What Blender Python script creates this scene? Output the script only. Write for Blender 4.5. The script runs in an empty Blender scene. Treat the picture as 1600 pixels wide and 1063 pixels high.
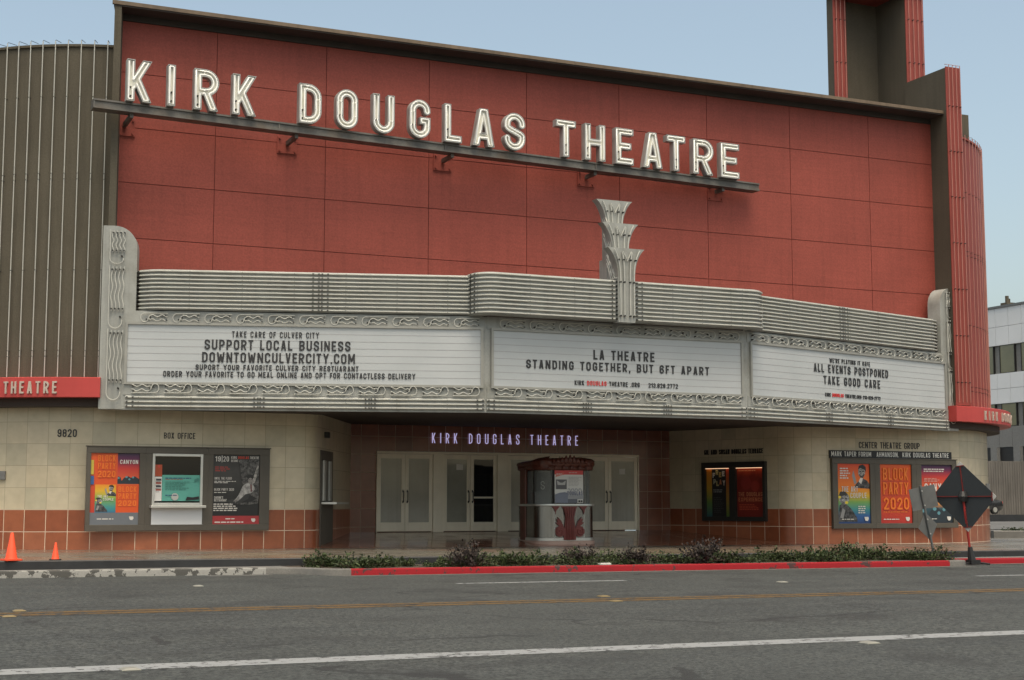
import bpy, math, random
import numpy as np
from mathutils import Vector, Matrix
from mathutils.geometry import delaunay_2d_cdt
R = math.radians
scene = bpy.context.scene
COL = scene.collection

# ------------------------------------------------------------------ camera, sky, sun, exposure
CAM_H, PITCH, YAW, LENS = 1.55, 6.286, 24.0, 52.5
cam = bpy.data.objects.new('camera', bpy.data.cameras.new('camera'))
COL.objects.link(cam)
cam.location = (0, 0, CAM_H)
cam.rotation_euler = (R(90 + PITCH), 0, R(-YAW))
cam.data.lens = LENS
cam.data.sensor_width = 36
cam.data.clip_end = 3000
scene.camera = cam

SUN_EL, SUN_AZ = 70.0, 190.0          # azimuth clockwise from +Y: a high veiled sun behind the camera
world = bpy.data.worlds.new('World')
scene.world = world
world.use_nodes = True
wn, wl = world.node_tree.nodes, world.node_tree.links
wn.clear()
sky = wn.new('ShaderNodeTexSky')
sky.sky_type = 'NISHITA'
sky.sun_disc = False
sky.sun_elevation = R(SUN_EL)
sky.sun_rotation = R(SUN_AZ)
sky.air_density = 0.8
sky.dust_density = 5.0
sky.ozone_density = 0.4
bg = wn.new('ShaderNodeBackground')
bg.inputs['Strength'].default_value = 0.10
wo = wn.new('ShaderNodeOutputWorld')
tint = wn.new('ShaderNodeMix'); tint.data_type = 'RGBA'; tint.blend_type = 'MULTIPLY'      # white balance of the veiled evening sky
tint.inputs[0].default_value = 1.0; tint.inputs[7].default_value = (1.19, 1.14, 0.92, 1)
wl.new(sky.outputs['Color'], tint.inputs[6]); wl.new(tint.outputs[2], bg.inputs['Color'])
wl.new(bg.outputs['Background'], wo.inputs['Surface'])

sun = bpy.data.objects.new('sun', bpy.data.lights.new('sun', 'SUN'))
COL.objects.link(sun)
sun.data.energy = 0.6
sun.data.angle = R(30)
sun.data.color = (1.0, 0.96, 0.91)
az, el = R(SUN_AZ), R(SUN_EL)
sd = Vector((math.sin(az) * math.cos(el), math.cos(az) * math.cos(el), math.sin(el)))
sun.rotation_euler = sd.to_track_quat('Z', 'Y').to_euler()

scene.view_settings.view_transform = 'Standard'
scene.view_settings.look = 'None'
scene.view_settings.exposure = 1.3
scene.view_settings.gamma = 1.0

# ------------------------------------------------------------------ where a point of the photograph lies on a plane of the place
_F = LENS / 36 * 1600
_p, _y = R(PITCH), R(YAW)
_fw = np.array([math.sin(_y) * math.cos(_p), math.cos(_y) * math.cos(_p), math.sin(_p)])
_rt = np.array([math.cos(_y), -math.sin(_y), 0.0])
_up = np.cross(_rt, _fw)
_eye = np.array([0, 0, CAM_H])
def ray(x, y): return _fw * _F + _rt * (x - 800) - _up * (y - 531.5)
def atY(x, y, Y):
    d = ray(x, y); return Vector(_eye + d * (Y / d[1]))
def atX(x, y, X):
    d = ray(x, y); return Vector(_eye + d * (X / d[0]))
def atZ(x, y, Z):
    d = ray(x, y); return Vector(_eye + d * ((Z - CAM_H) / d[2]))
def atL(x, y, P, Q):
    n = np.array([-(Q[1] - P[1]), Q[0] - P[0]]); d = ray(x, y)
    return Vector(_eye + d * ((n @ np.array([P[0], P[1]])) / (n @ d[:2])))
def gz(x): return -0.0042 * (max(-12, min(45, x)) - 8)          # the street falls gently to the right

# ------------------------------------------------------------------ object helpers
def tag(o, label=None, cat=None, group=None, kind=None):
    if label: o['label'] = label
    if cat: o['category'] = cat
    if group: o['group'] = group
    if kind: o['kind'] = kind
    return o
def thing(name, label, cat, loc=(0, 0, 0), group=None):
    o = bpy.data.objects.new(name, None); COL.objects.link(o)
    o.location = loc
    return tag(o, label, cat, group)
def wloc(o):
    v = Vector((0, 0, 0))
    while o is not None:
        v += o.location; o = o.parent if o.parent and o.parent.type == 'EMPTY' else None
    return v
def adopt(o, parent):
    if parent is not None:
        o.parent = parent
        o.matrix_parent_inverse = Matrix.Translation(-wloc(parent)) if parent.type == 'EMPTY' else Matrix.Identity(4)
    return o
def copy_tree(o, parent=None):
    c = o.copy(); COL.objects.link(c)
    if parent is not None:
        c.parent = parent; c.matrix_parent_inverse = o.matrix_parent_inverse.copy()
    for ch in o.children: copy_tree(ch, c)
    return c

def fill(loops):
    """triangles between outlines and their holes (even-odd)"""
    vs = []; ed = []
    for L in loops:
        b = len(vs); vs += [Vector(p) for p in L]; ed += [(b + i, b + (i + 1) % len(L)) for i in range(len(L))]
    ov, oe, of, _, _, _ = delaunay_2d_cdt(vs, ed, [], 1, 1e-7)
    out = []
    for f in of:
        x = sum(ov[k].x for k in f) / len(f); y = sum(ov[k].y for k in f) / len(f); ins = False
        for L in loops:
            for i in range(len(L)):
                (ax, ay), (bx, by) = L[i - 1], L[i]
                if (ay > y) != (by > y) and x < (bx - ax) * (y - ay) / (by - ay) + ax: ins = not ins
        if ins: out.append(tuple(f))
    return ov, out

class MB:
    """collects shapes, then links them as ONE mesh object"""
    def __init__(s): s.v = []; s.f = []; s.m = []; s.uv = {}
    def add(s, vs, fs, m=0, uvs=None):
        b = len(s.v); s.v += [tuple(v) for v in vs]
        for i, f in enumerate(fs):
            if uvs: s.uv[len(s.f)] = uvs[i]
            s.f.append(tuple(b + k for k in f)); s.m.append(m)
        return s
    def box(s, a, b, m=0, bev=0.0):
        x0, y0, z0 = a; x1, y1, z1 = b
        return s.obox(Vector(((x0 + x1) / 2, (y0 + y1) / 2, (z0 + z1) / 2)), Vector((1, 0, 0)), Vector((0, 1, 0)), Vector((0, 0, 1)),
                      abs(x1 - x0) / 2, abs(y1 - y0) / 2, abs(z1 - z0) / 2, m)
    def obox(s, c, u, v, w, hu, hv, hw, m=0):
        vs = [c + u * (hu * i) + v * (hv * j) + w * (hw * k) for k in (-1, 1) for j in (-1, 1) for i in (-1, 1)]
        return s.add(vs, [(0, 2, 3, 1), (4, 5, 7, 6), (0, 1, 5, 4), (2, 6, 7, 3), (0, 4, 6, 2), (1, 3, 7, 5)], m)
    def tube(s, pts, r, n=6, m=0, closed=False, cap=True):
        pts = [Vector(p) for p in pts]
        k = len(pts); b = len(s.v); up = None
        for i, p in enumerate(pts):
            if closed: t = pts[(i + 1) % k] - pts[i - 1]
            else: t = pts[min(i + 1, k - 1)] - pts[max(i - 1, 0)]
            if t.length < 1e-9: t = Vector((0, 0, 1))
            t.normalize()
            if up is None:
                up = Vector((0, 0, 1)) if abs(t.z) < .9 else Vector((0, 1, 0))
            a = up - t * up.dot(t)
            if a.length < 1e-6: a = t.orthogonal()
            a.normalize(); up = a; c = t.cross(a)
            rr = r[i] if isinstance(r, (list, tuple)) else r
            for j in range(n):
                q = 2 * math.pi * j / n
                s.v.append(tuple(p + a * (rr * math.cos(q)) + c * (rr * math.sin(q))))
        for i in range(k if closed else k - 1):
            i2 = (i + 1) % k
            for j in range(n):
                j2 = (j + 1) % n
                s.f.append((b + i * n + j, b + i * n + j2, b + i2 * n + j2, b + i2 * n + j)); s.m.append(m)
        if cap and not closed:
            s.f.append(tuple(b + j for j in range(n))[::-1]); s.m.append(m)
            s.f.append(tuple(b + (k - 1) * n + j for j in range(n))); s.m.append(m)
        return s
    def prism(s, poly, O, u, v, n, d, m=0, ms=None, back=False, loops=None):
        """poly (list of (a,b)) in the frame O,u,v pushed out along n by d; loops: more loops (holes)"""
        loops = [poly] + (loops or [])
        ov, of = fill(loops)
        W = [O + u * p.x + v * p.y + n * d for p in ov]
        fl = (u.cross(v)).dot(n) < 0
        s.add(W, [f[::-1] if fl else f for f in of], m)
        if back: s.add([O + u * p.x + v * p.y for p in ov], [f if fl else f[::-1] for f in of], m)
        for L in loops:
            k = len(L); A = [O + u * a + v * c for a, c in L]; B = [p + n * d for p in A]
            s.add(A + B, [(i, (i + 1) % k, k + (i + 1) % k, k + i) for i in range(k)], m if ms is None else ms)
        return s
    def sweep(s, path, prof, m=0, uv=False, close_ends=False, closed=False):
        """path: xy points in plan, prof: (offset to the left/outside, z) points; walls that follow a plan"""
        k = len(path); P = [Vector((p[0], p[1])) for p in path]
        N = []
        for i in range(k):
            a = P[i] - P[i - 1] if (i > 0 or closed) else P[1] - P[0]
            b = P[(i + 1) % k] - P[i] if (i < k - 1 or closed) else P[-1] - P[-2]
            a.normalize(); b.normalize()
            t = a + b; t.normalize()
            nn = Vector((t.y, -t.x)); sc = 1 / max(.3, nn.dot(Vector((a.y, -a.x))))
            N.append(nn * sc)
        arc = [0]
        for i in range(1, k + (1 if closed else 0)): arc.append(arc[-1] + (P[i % k] - P[i - 1]).length)
        q = len(prof); vs = []
        for i in range(k):
            for (o, z) in prof: vs.append((P[i].x + N[i].x * o, P[i].y + N[i].y * o, z))
        fs = []; uvs = []
        for i in range(k if closed else k - 1):
            i2 = (i + 1) % k
            for j in range(q - 1):
                fs.append((i * q + j, i2 * q + j, i2 * q + j + 1, i * q + j + 1))
                uvs.append([(arc[i], prof[j][1]), (arc[i + 1], prof[j][1]), (arc[i + 1], prof[j + 1][1]), (arc[i], prof[j + 1][1])])
        s.add(vs, fs, m, uvs if uv else None)
        if close_ends:
            s.add(vs[:q], [tuple(range(q))[::-1]], m); s.add(vs[-q:], [tuple(range(q))], m)
        return s
    def lathe(s, prof, c=(0, 0, 0), n=16, m=0, sx=1, sy=1):
        vs = []; q = len(prof)
        for i in range(n):
            a = 2 * math.pi * i / n
            for (r, z) in prof: vs.append((c[0] + r * math.cos(a) * sx, c[1] + r * math.sin(a) * sy, c[2] + z))
        fs = [(i * q + j, ((i + 1) % n) * q + j, ((i + 1) % n) * q + j + 1, i * q + j + 1) for i in range(n) for j in range(q - 1)]
        return s.add(vs, fs, m)
    def build(s, name, mats, parent=None, smooth=False, ang=35, bevel=0):
        me = bpy.data.meshes.new(name)
        me.from_pydata(s.v, [], s.f)
        mats = mats if isinstance(mats, (list, tuple)) else [mats]
        for q in mats: me.materials.append(q)
        me.polygons.foreach_set('material_index', s.m)
        if s.uv:
            L = me.uv_layers.new(name='UVMap').data
            for pi, uvs in s.uv.items():
                st = me.polygons[pi].loop_start
                for j, t in enumerate(uvs): L[st + j].uv = t
        me.validate(); me.update()
        if smooth:
            me.shade_smooth(); me.set_sharp_from_angle(angle=R(ang))
        o = bpy.data.objects.new(name, me); COL.objects.link(o)
        if bevel:
            b = o.modifiers.new('bevel', 'BEVEL'); b.width = bevel; b.segments = 2; b.limit_method = 'ANGLE'; b.angle_limit = R(40)
        return adopt(o, parent)

# ------------------------------------------------------------------ materials
def nodes(name):
    m = bpy.data.materials.new(name); m.use_nodes = True
    nt = m.node_tree; b = nt.nodes['Principled BSDF']
    return m, nt, b
def lk(nt, a, b): nt.links.new(a, b)
def nz(nt, scale, detail=4, vec=None, rough=.55, dim='3D'):
    t = nt.nodes.new('ShaderNodeTexNoise'); t.inputs['Scale'].default_value = scale
    t.inputs['Detail'].default_value = detail; t.inputs['Roughness'].default_value = rough
    if vec is not None: lk(nt, vec, t.inputs['Vector'])
    return t.outputs['Fac']
def ramp(nt, fac, stops, interp='LINEAR'):
    r = nt.nodes.new('ShaderNodeValToRGB'); lk(nt, fac, r.inputs['Fac'])
    e = r.color_ramp.elements; r.color_ramp.interpolation = interp
    e[0].position, e[0].color = stops[0][0], (*stops[0][1], 1)
    e[1].position, e[1].color = stops[-1][0], (*stops[-1][1], 1)
    for p, c in stops[1:-1]:
        x = e.new(p); x.color = (*c, 1)
    return r.outputs['Color']
def mth(nt, op, a, b=None, c=None):
    n = nt.nodes.new('ShaderNodeMath'); n.operation = op
    for i, x in enumerate((a, b, c)):
        if x is None: continue
        if isinstance(x, (int, float)): n.inputs[i].default_value = x
        else: lk(nt, x, n.inputs[i])
    return n.outputs[0]
def mixc(nt, fac, a, b, typ='MIX'):
    n = nt.nodes.new('ShaderNodeMix'); n.data_type = 'RGBA'; n.blend_type = typ
    for s_, x in ((n.inputs[0], fac), (n.inputs[6], a), (n.inputs[7], b)):
        if isinstance(x, (int, float)): s_.default_value = x
        elif isinstance(x, tuple): s_.default_value = (*x, 1)
        else: lk(nt, x, s_)
    return n.outputs[2]
def coord(nt, kind='Object', scale=None):
    t = nt.nodes.new('ShaderNodeTexCoord').outputs[kind]
    if scale is None: return t
    mp = nt.nodes.new('ShaderNodeMapping'); mp.inputs['Scale'].default_value = scale
    lk(nt, t, mp.inputs['Vector']); return mp.outputs['Vector']
def bump(nt, b, h, strength=.3, dist=.02):
    n = nt.nodes.new('ShaderNodeBump'); n.inputs['Strength'].default_value = strength; n.inputs['Distance'].default_value = dist
    lk(nt, h, n.inputs['Height']); lk(nt, n.outputs['Normal'], b.inputs['Normal'])
def mul(c, k): return tuple(min(1, x * k) for x in c)

def mat(name, col, rough=.6, metal=0.0, var=.12, vs=1.5, streak=0.0, grain=0.0, gs=60, spec=.5, coat=0, dirt=None, bmp=0, isl=0, brush=0):
    """painted or plain surface: broad mottling, vertical rain streaks, fine grain"""
    m, nt, b = nodes(name)
    c = col
    if var:
        f = nz(nt, vs, 5, coord(nt))
        c = mixc(nt, mth(nt, 'MULTIPLY_ADD', f, 2.2, -.6), mul(col, 1 - var), mul(col, 1 + var))
    if streak:
        f = nz(nt, 1.0, 5, coord(nt, 'Object', (5, 5, .25)))
        f = mth(nt, 'MULTIPLY', mth(nt, 'SMOOTH_MIN', mth(nt, 'MAXIMUM', mth(nt, 'SUBTRACT', f, .48), 0), .3, .1), 5 * streak)
        c = mixc(nt, f, c, mul(col, .45))
    if dirt:
        f = nz(nt, .9, 6, coord(nt))
        c = mixc(nt, mth(nt, 'MULTIPLY', mth(nt, 'MAXIMUM', mth(nt, 'SUBTRACT', f, .5), 0), 3), c, dirt)
    if grain:
        g = nz(nt, gs, 2, coord(nt))
        c = mixc(nt, 1.0, c, ramp(nt, g, [(.3, (1 - grain,) * 3), (.7, (1 + grain,) * 3)]), 'MULTIPLY')
        if bmp: bump(nt, b, g, bmp, .01)
    if isl:                                          # every panel of a wall a little different
        g_ = nt.nodes.new('ShaderNodeNewGeometry').outputs['Random Per Island']
        c = mixc(nt, 1.0, c, ramp(nt, g_, [(0, (1 - isl,) * 3), (1, (1 + isl,) * 3)]), 'MULTIPLY')
    if brush:
        f = nz(nt, 1.0, 4, coord(nt, 'Object', (.5, .5, 11)), .7)
        c = mixc(nt, 1.0, c, ramp(nt, f, [(.35, (1 - brush,) * 3), (.65, (1 + brush * .8,) * 3)]), 'MULTIPLY')
    if isinstance(c, tuple): b.inputs['Base Color'].default_value = (*c, 1)
    else: lk(nt, c, b.inputs['Base Color'])
    b.inputs['Roughness'].default_value = rough; b.inputs['Metallic'].default_value = metal
    b.inputs['Specular IOR Level'].default_value = spec
    if coat:
        b.inputs['Coat Weight'].default_value = coat; b.inputs['Coat Roughness'].default_value = .08
    return m
def emis(name, col, e, base=None):
    m, nt, b = nodes(name)
    b.inputs['Base Color'].default_value = (*(base or col), 1)
    b.inputs['Emission Color'].default_value = (*col, 1); b.inputs['Emission Strength'].default_value = e
    b.inputs['Roughness'].default_value = .4
    return m

def tile_mat(name, cols, size, grout, gw, rough, coat=0.0, z0=0.0, var=.06, bmp=.4):
    m, nt, b = nodes(name)
    sp = nt.nodes.new('ShaderNodeSeparateXYZ'); lk(nt, coord(nt, 'UV'), sp.inputs[0])
    u = mth(nt, 'DIVIDE', sp.outputs[0], size); v = mth(nt, 'DIVIDE', mth(nt, 'SUBTRACT', sp.outputs[1], z0), size)
    cb = nt.nodes.new('ShaderNodeCombineXYZ')
    lk(nt, mth(nt, 'FLOOR', u), cb.inputs[0]); lk(nt, mth(nt, 'FLOOR', v), cb.inputs[1])
    wnz = nt.nodes.new('ShaderNodeTexWhiteNoise'); wnz.noise_dimensions = '2D'; lk(nt, cb.outputs[0], wnz.inputs['Vector'])
    c = ramp(nt, wnz.outputs['Value'], cols)
    f = nz(nt, 4, 6, coord(nt)); c = mixc(nt, 1.0, c, ramp(nt, f, [(.3, (1 - var,) * 3), (.7, (1 + var,) * 3)]), 'MULTIPLY')
    f2 = nz(nt, .5, 4, coord(nt)); c = mixc(nt, 1.0, c, ramp(nt, f2, [(.35, (.9,) * 3), (.65, (1.05,) * 3)]), 'MULTIPLY')
    def edge(x):
        fr = mth(nt, 'FRACT', x)
        return mth(nt, 'MINIMUM', fr, mth(nt, 'SUBTRACT', 1.0, fr))
    d = mth(nt, 'MINIMUM', edge(u), edge(v))
    g = mth(nt, 'LESS_THAN', d, gw / size)
    c = mixc(nt, g, c, grout)
    lk(nt, c, b.inputs['Base Color'])
    b.inputs['Roughness'].default_value = rough
    lk(nt, mth(nt, 'MULTIPLY_ADD', g, .5, rough), b.inputs['Roughness'])
    bump(nt, b, mth(nt, 'SUBTRACT', 1.0, g), bmp, .004)
    if coat: b.inputs['Coat Weight'].default_value = coat; b.inputs['Coat Roughness'].default_value = .1
    return m

# ------------------------------------------------------------------ a condensed block alphabet built from strokes
def _arc(cx, cy, rx, ry, a0, a1, n=7):
    return [(cx + rx * math.cos(R(a0 + (a1 - a0) * i / n)), cy + ry * math.sin(R(a0 + (a1 - a0) * i / n))) for i in range(n + 1)]
GW = dict(I=0, M=.62, W=.72, N=.52, **{'.': 0, ',': 0, "'": 0, '-': .3, '|': 0, ':': 0, '1': .3, '/': .4, 'J': .42, 'Y': .56, 'L': .40, 'E': .42, 'F': .4, 'T': .44})
def strokes(ch, w, t):
    a = t / 2; x0, x1, y0, y1 = a, w - a, a, 1 - a; m = .5; cx = w / 2
    r = min((x1 - x0) / 2, .26)
    V = lambda x, p=0, q=1: [(x, p), (x, q)]
    Hh = lambda y, p=0, q=None: [(p, y), (w if q is None else q, y)]
    def rr(xa, ya, xb, yb, q):
        return _arc(xb - q, yb - q, q, q, 0, 90) + _arc(xa + q, yb - q, q, q, 90, 180) + _arc(xa + q, ya + q, q, q, 180, 270) + _arc(xb - q, ya + q, q, q, 270, 360) + [(xb, yb - q)]
    def lobe(ya, yb):     # right-hand lobe of B D P R
        q = min((yb - ya) / 2, x1 - x0, .24)
        return [(0, ya)] + _arc(x1 - q, ya + q, q, q, -90, 0) + _arc(x1 - q, yb - q, q, q, 0, 90) + [(0, yb)]
    S = {
     'A': [[(a * 1.05, -.1), (cx - a * .12, 1.06)], [(w - a * 1.05, -.1), (cx + a * .12, 1.06)], [(w * .22, .27), (w * .78, .27)]],
     'B': [V(x0), lobe(y0, .51), lobe(.51, y1)], 'D': [V(x0), lobe(y0, y1)],
     'C': [[(x1, .66)] + _arc(x1 - r, y1 - r, r, r, 0, 90) + _arc(x0 + r, y1 - r, r, r, 90, 180) + _arc(x0 + r, y0 + r, r, r, 180, 270) + _arc(x1 - r, y0 + r, r, r, 270, 360) + [(x1, .34)]],
     'G': [[(x1, .68)] + _arc(x1 - r, y1 - r, r, r, 0, 90) + _arc(x0 + r, y1 - r, r, r, 90, 180) + _arc(x0 + r, y0 + r, r, r, 180, 270) + _arc(x1 - r, y0 + r, r, r, 270, 360) + [(x1, .52)], [(cx, .46), (w, .46)]],
     'E': [V(x0), Hh(y0), Hh(.51, 0, w * .88), Hh(y1)], 'F': [V(x0), Hh(.5, 0, w * .88), Hh(y1)],
     'H': [V(x0), V(x1), Hh(.5)], 'I': [V(a)],
     'J': [[(x1, 1), (x1, y0 + r)] + _arc(x1 - r, y0 + r, r, r, 0, -90) + _arc(x0 + r, y0 + r, r, r, 270, 180) + [(x0, .34)]],
     'K': [V(x0), [(x0, .30), (x1 + a * .3, 1.1)], [(x0 + (x1 - x0) * .28, .58), (x1 + a * .25, -.1)]],
     'L': [V(x0), Hh(y0)], 'M': [V(x0), V(x1), [(x0, 1), (cx, .25)], [(x1, 1), (cx, .25)]],
     'N': [V(x0), V(x1), [(x0, 1), (x1, 0)]], 'O': [rr(x0, y0, x1, y1, r)], '0': [rr(x0, y0, x1, y1, r)],
     'P': [V(x0), lobe(.42, y1)], 'Q': [rr(x0, y0, x1, y1, r), [(cx, .22), (w, 0)]],
     'R': [V(x0), lobe(.45, y1), [(cx * .95, .46), (x1 + a * .2, -.1)]],
     'S': [[(x1, .68)] + _arc(x1 - r, y1 - r, r, r, 0, 90) + _arc(x0 + r, y1 - r, r, r, 90, 180) + [(x0 + (x1 - x0) * (3 * q * q - 2 * q ** 3), y1 - r - (y1 - y0 - 2 * r) * (.18 + .64 * q)) for q in [i / 8 for i in range(9)]]
           + _arc(x1 - r, y0 + r, r, r, 0, -90) + _arc(x0 + r, y0 + r, r, r, 270, 180) + [(x0, .32)]],
     'T': [V(cx), Hh(y1)], 'U': [[(x0, 1), (x0, y0 + r)] + _arc(x0 + r, y0 + r, r, r, 180, 270) + _arc(x1 - r, y0 + r, r, r, 270, 360) + [(x1, 1)]],
     'V': [[(a * 1.05, 1.1), (cx - a * .1, -.06)], [(w - a * 1.05, 1.1), (cx + a * .1, -.06)]],
     'W': [[(a, 1.1), (w * .29, -.06)], [(w * .31, -.06), (cx, .8)], [(cx, .8), (w * .69, -.06)], [(w * .71, -.06), (w - a, 1.1)]],
     'X': [[(a, 1.06), (w - a, -.06)], [(w - a, 1.06), (a, -.06)]], 'Y': [[(a * .8, 1.06), (cx, .46)], [(w - a * .8, 1.06), (cx, .46)], V(cx, 0, .5)],
     'Z': [Hh(y0), Hh(y1), [(x0, y0), (x1, y1)]],
     '1': [V(x1), [(0, .74), (x1, .9)]],
     '2': [[(x0, .68)] + _arc(x0 + r, y1 - r, r, r, 180, 90) + _arc(x1 - r, y1 - r, r, r, 90, 0) + [(x1, .6), (x0, y0)], Hh(y0)],
     '3': [[(x0, .72)] + _arc(x0 + r, y1 - r, r, r, 180, 90) + _arc(x1 - r, y1 - r, r, r, 90, 0) + [(x1, .62), (x1 - a, .52), (x1, .42)] + _arc(x1 - r, y0 + r, r, r, 0, -90) + _arc(x0 + r, y0 + r, r, r, 270, 180) + [(x0, .28)], [(cx, .52), (x1 - a, .52)]],
     '4': [V(x1 - a), Hh(.26), [(x1 - a, 1), (a, .26)]],
     '5': [Hh(y1), V(x0, .46, 1), [(0, .58), (x1 - r, .58)] + _arc(x1 - r, .58 - r, r, r, 90, 0) + _arc(x1 - r, y0 + r, r, r, 0, -90) + _arc(x0 + r, y0 + r, r, r, 270, 180) + [(x0, .26)]],
     '6': [rr(x0, y0, x1, .55, min(r, .2)), [(x0, .3), (x0, y1 - r)] + _arc(x0 + r, y1 - r, r, r, 180, 90) + _arc(x1 - r, y1 - r, r, r, 90, 0) + [(x1, .75)]],
     '7': [Hh(y1), [(x1, 1), (w * .35, -.05)]],
     '8': [rr(x0, y0, x1, .53, min(r, .2)), rr(x0, .5, x1, y1, min(r, .2))],
     '9': [rr(x0, .45, x1, y1, min(r, .2)), [(x1, .7), (x1, y0 + r)] + _arc(x1 - r, y0 + r, r, r, 0, -90) + _arc(x0 + r, y0 + r, r, r, 270, 180) + [(x0, .25)]],
     '.': [[(a, 0), (a, t)]], ',': [[(a, 0), (a, t)], [(a * 1.2, .05), (a * .6, -.12)]], "'": [[(a, .7), (a, 1)]], '-': [Hh(.46)], '|': [V(a, -.08, 1.08)],
     ':': [[(a, 0), (a, t)], [(a, .6), (a, .6 + t)]], '/': [[(a, -.05), (w - a, 1.05)]],
    }
    return S[ch]
_fields = {}
def field(ch, w, t, N):
    key = (ch, round(w, 3), round(t, 3), N)
    if key in _fields: return _fields[key]
    pad = .16; h = 1.0 / N
    xs = np.arange(-pad, w + pad + h, h) + 1e-5; ys = np.arange(-pad - .05, 1 + pad + h, h) + 1e-5
    X, Y = np.meshgrid(xs, ys); D = np.full(X.shape, 9.0); a = t / 2
    for pl in strokes(ch, w, t):
        for i in range(len(pl) - 1):
            (ax, ay), (bx, by) = pl[i], pl[i + 1]; dx, dy = bx - ax, by - ay; L = math.hypot(dx, dy)
            if L < 1e-6: continue
            ux, uy = dx / L, dy / L
            q = np.abs((X - ax) * ux + (Y - ay) * uy - L / 2) - L / 2; p = np.abs(-(X - ax) * uy + (Y - ay) * ux) - a
            D = np.minimum(D, np.minimum(np.maximum(p, q), 0) + np.hypot(np.maximum(p, 0), np.maximum(q, 0)))
        for (ax, ay) in pl[1:-1]: D = np.minimum(D, np.hypot(X - ax, Y - ay) - a)
        if len(pl) > 4 and pl[0] == pl[-1]: D = np.minimum(D, np.hypot(X - pl[0][0], Y - pl[0][1]) - a)
    if ch not in ',|/': D = np.maximum(D, np.abs(Y - .5) - .5)
    _fields[key] = (xs, ys, D); return _fields[key]
def contours(F, iso, eps):
    xs, ys, D = F; D = D - iso; nx, ny = len(xs), len(ys); seg = {}; pt = {}
    def ep(i, j, d):        # crossing on the edge from node (i,j) rightwards (d=0) or upwards (d=1)
        k = (i, j, d)
        if k not in pt:
            v0 = D[j, i]; v1 = D[j, i + 1] if d == 0 else D[j + 1, i]; f = v0 / (v0 - v1)
            pt[k] = (xs[i] + (xs[1] - xs[0]) * f, ys[j]) if d == 0 else (xs[i], ys[j] + (ys[1] - ys[0]) * f)
        return k
    I = (D < 0)
    cells = np.argwhere((I[:-1, :-1].astype(int) + I[1:, :-1] + I[:-1, 1:] + I[1:, 1:]) % 4 != 0)
    for j, i in cells:
        c = (I[j, i], I[j, i + 1], I[j + 1, i + 1], I[j + 1, i])
        e = [lambda: ep(i, j, 0), lambda: ep(i + 1, j, 1), lambda: ep(i, j + 1, 0), lambda: ep(i, j, 1)]
        outs = []; ins = []
        for k in range(4):
            if c[k] and not c[(k + 1) % 4]: outs.append(k)
            if not c[k] and c[(k + 1) % 4]: ins.append(k)
        for o in outs:                  # keep the inside on the left
            best = min(ins, key=lambda q: (o - q) % 4) if len(ins) > 1 else ins[0]
            seg[e[o]()] = e[best]()
    loops = []
    while seg:
        s0 = next(iter(seg)); L = []; k = s0
        while k in seg: L.append(pt[k]); k = seg.pop(k)
        if len(L) > 6: loops.append(simp(L, eps))
    return [l for l in loops if len(l) > 2]
def simp(L, eps):
    def rdp(a, b):
        (ax, ay), (bx, by) = L[a], L[b % len(L)]; dx, dy = bx - ax, by - ay; n = math.hypot(dx, dy) or 1e-9; best, bi = 0, None
        for q in range(a + 1, b):
            d = abs((L[q][0] - ax) * dy - (L[q][1] - ay) * dx) / n
            if d > best: best, bi = d, q
        if best > eps: return rdp(a, bi) + rdp(bi, b)
        return [L[a]]
    f = max(range(len(L)), key=lambda q: (L[q][0] - L[0][0]) ** 2 + (L[q][1] - L[0][1]) ** 2)
    L = L + [L[0]]
    return rdp(0, f) + rdp(f, len(L) - 1)
_gl = {}
def glyph(ch, w, t, N, eps):
    k = (ch, round(w, 3), round(t, 3), N)
    if k not in _gl:
        loops = contours(field(ch, w, t, N), 0, eps)
        ov, of = fill(loops)
        _gl[k] = (loops, [(p.x, p.y) for p in ov], [tuple(f) for f in of])
    return _gl[k]
def gwidth(ch, w, t):
    if ch == ' ': return w * .62
    k = GW.get(ch, .5)
    return t if k == 0 else max(w * k / .5, t * 1.6)
def text(mb, s, O, u, n, H, width=None, depth=.01, w=None, t=.30, gap=.14, m=0, N=44, align='l', v=Vector((0, 0, 1)), bend=None, mi=None, wmax=.95):
    """lettering s, H high, lower left corner at O, running along u, standing proud along n; stretched to width if given"""
    if w is None:                                # letters as wide as the line allows; t is then the stroke as a share of that width
        for w in (.95, .85, .75, .68, .62, .58, .54, .5, .46, .42, .38, .35, .32, .29):
            if w > wmax: continue
            if width is None or len(s) < 2 or (width / H - sum(gwidth(c, w, w * t) for c in s)) / (len(s) - 1) > w * .26: break
        t = w * t
    if width is not None and len(s) > 1:        # spread the letters to the width, only squeezing them if they would touch
        gap = max(.06, (width / H - sum(gwidth(c, w, t) for c in s)) / (len(s) - 1))
    pos = []; x = 0
    for ci, ch in enumerate(s):
        ww = gwidth(ch, w, t)
        if ch != ' ': pos.append((ch, x, ww, mi[ci] if mi else m))
        x += ww + gap
    x -= gap
    sx = H if width is None else width / x
    off = {'l': 0, 'c': -x * sx / 2, 'r': -x * sx}[align]
    for ch, px, ww, m in pos:
        loops, vs, fs = glyph(ch, ww, t, N, .006)
        def W(p, d):
            a = off + (px + p[0]) * sx
            if bend: return bend(a, p[1] * H, d)
            return O + u * a + v * (p[1] * H) + n * d
        mb.add([W(p, depth) for p in vs], fs, m)
        for l in loops:
            k = len(l); mb.add([W(p, 0) for p in l] + [W(p, depth) for p in l], [(i, (i + 1) % k, k + (i + 1) % k, k + i) for i in range(k)], m)
    return x * sx
Z = Vector((0, 0, 1)); X1 = Vector((1, 0, 0)); NF = Vector((0, -1, 0))

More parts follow.
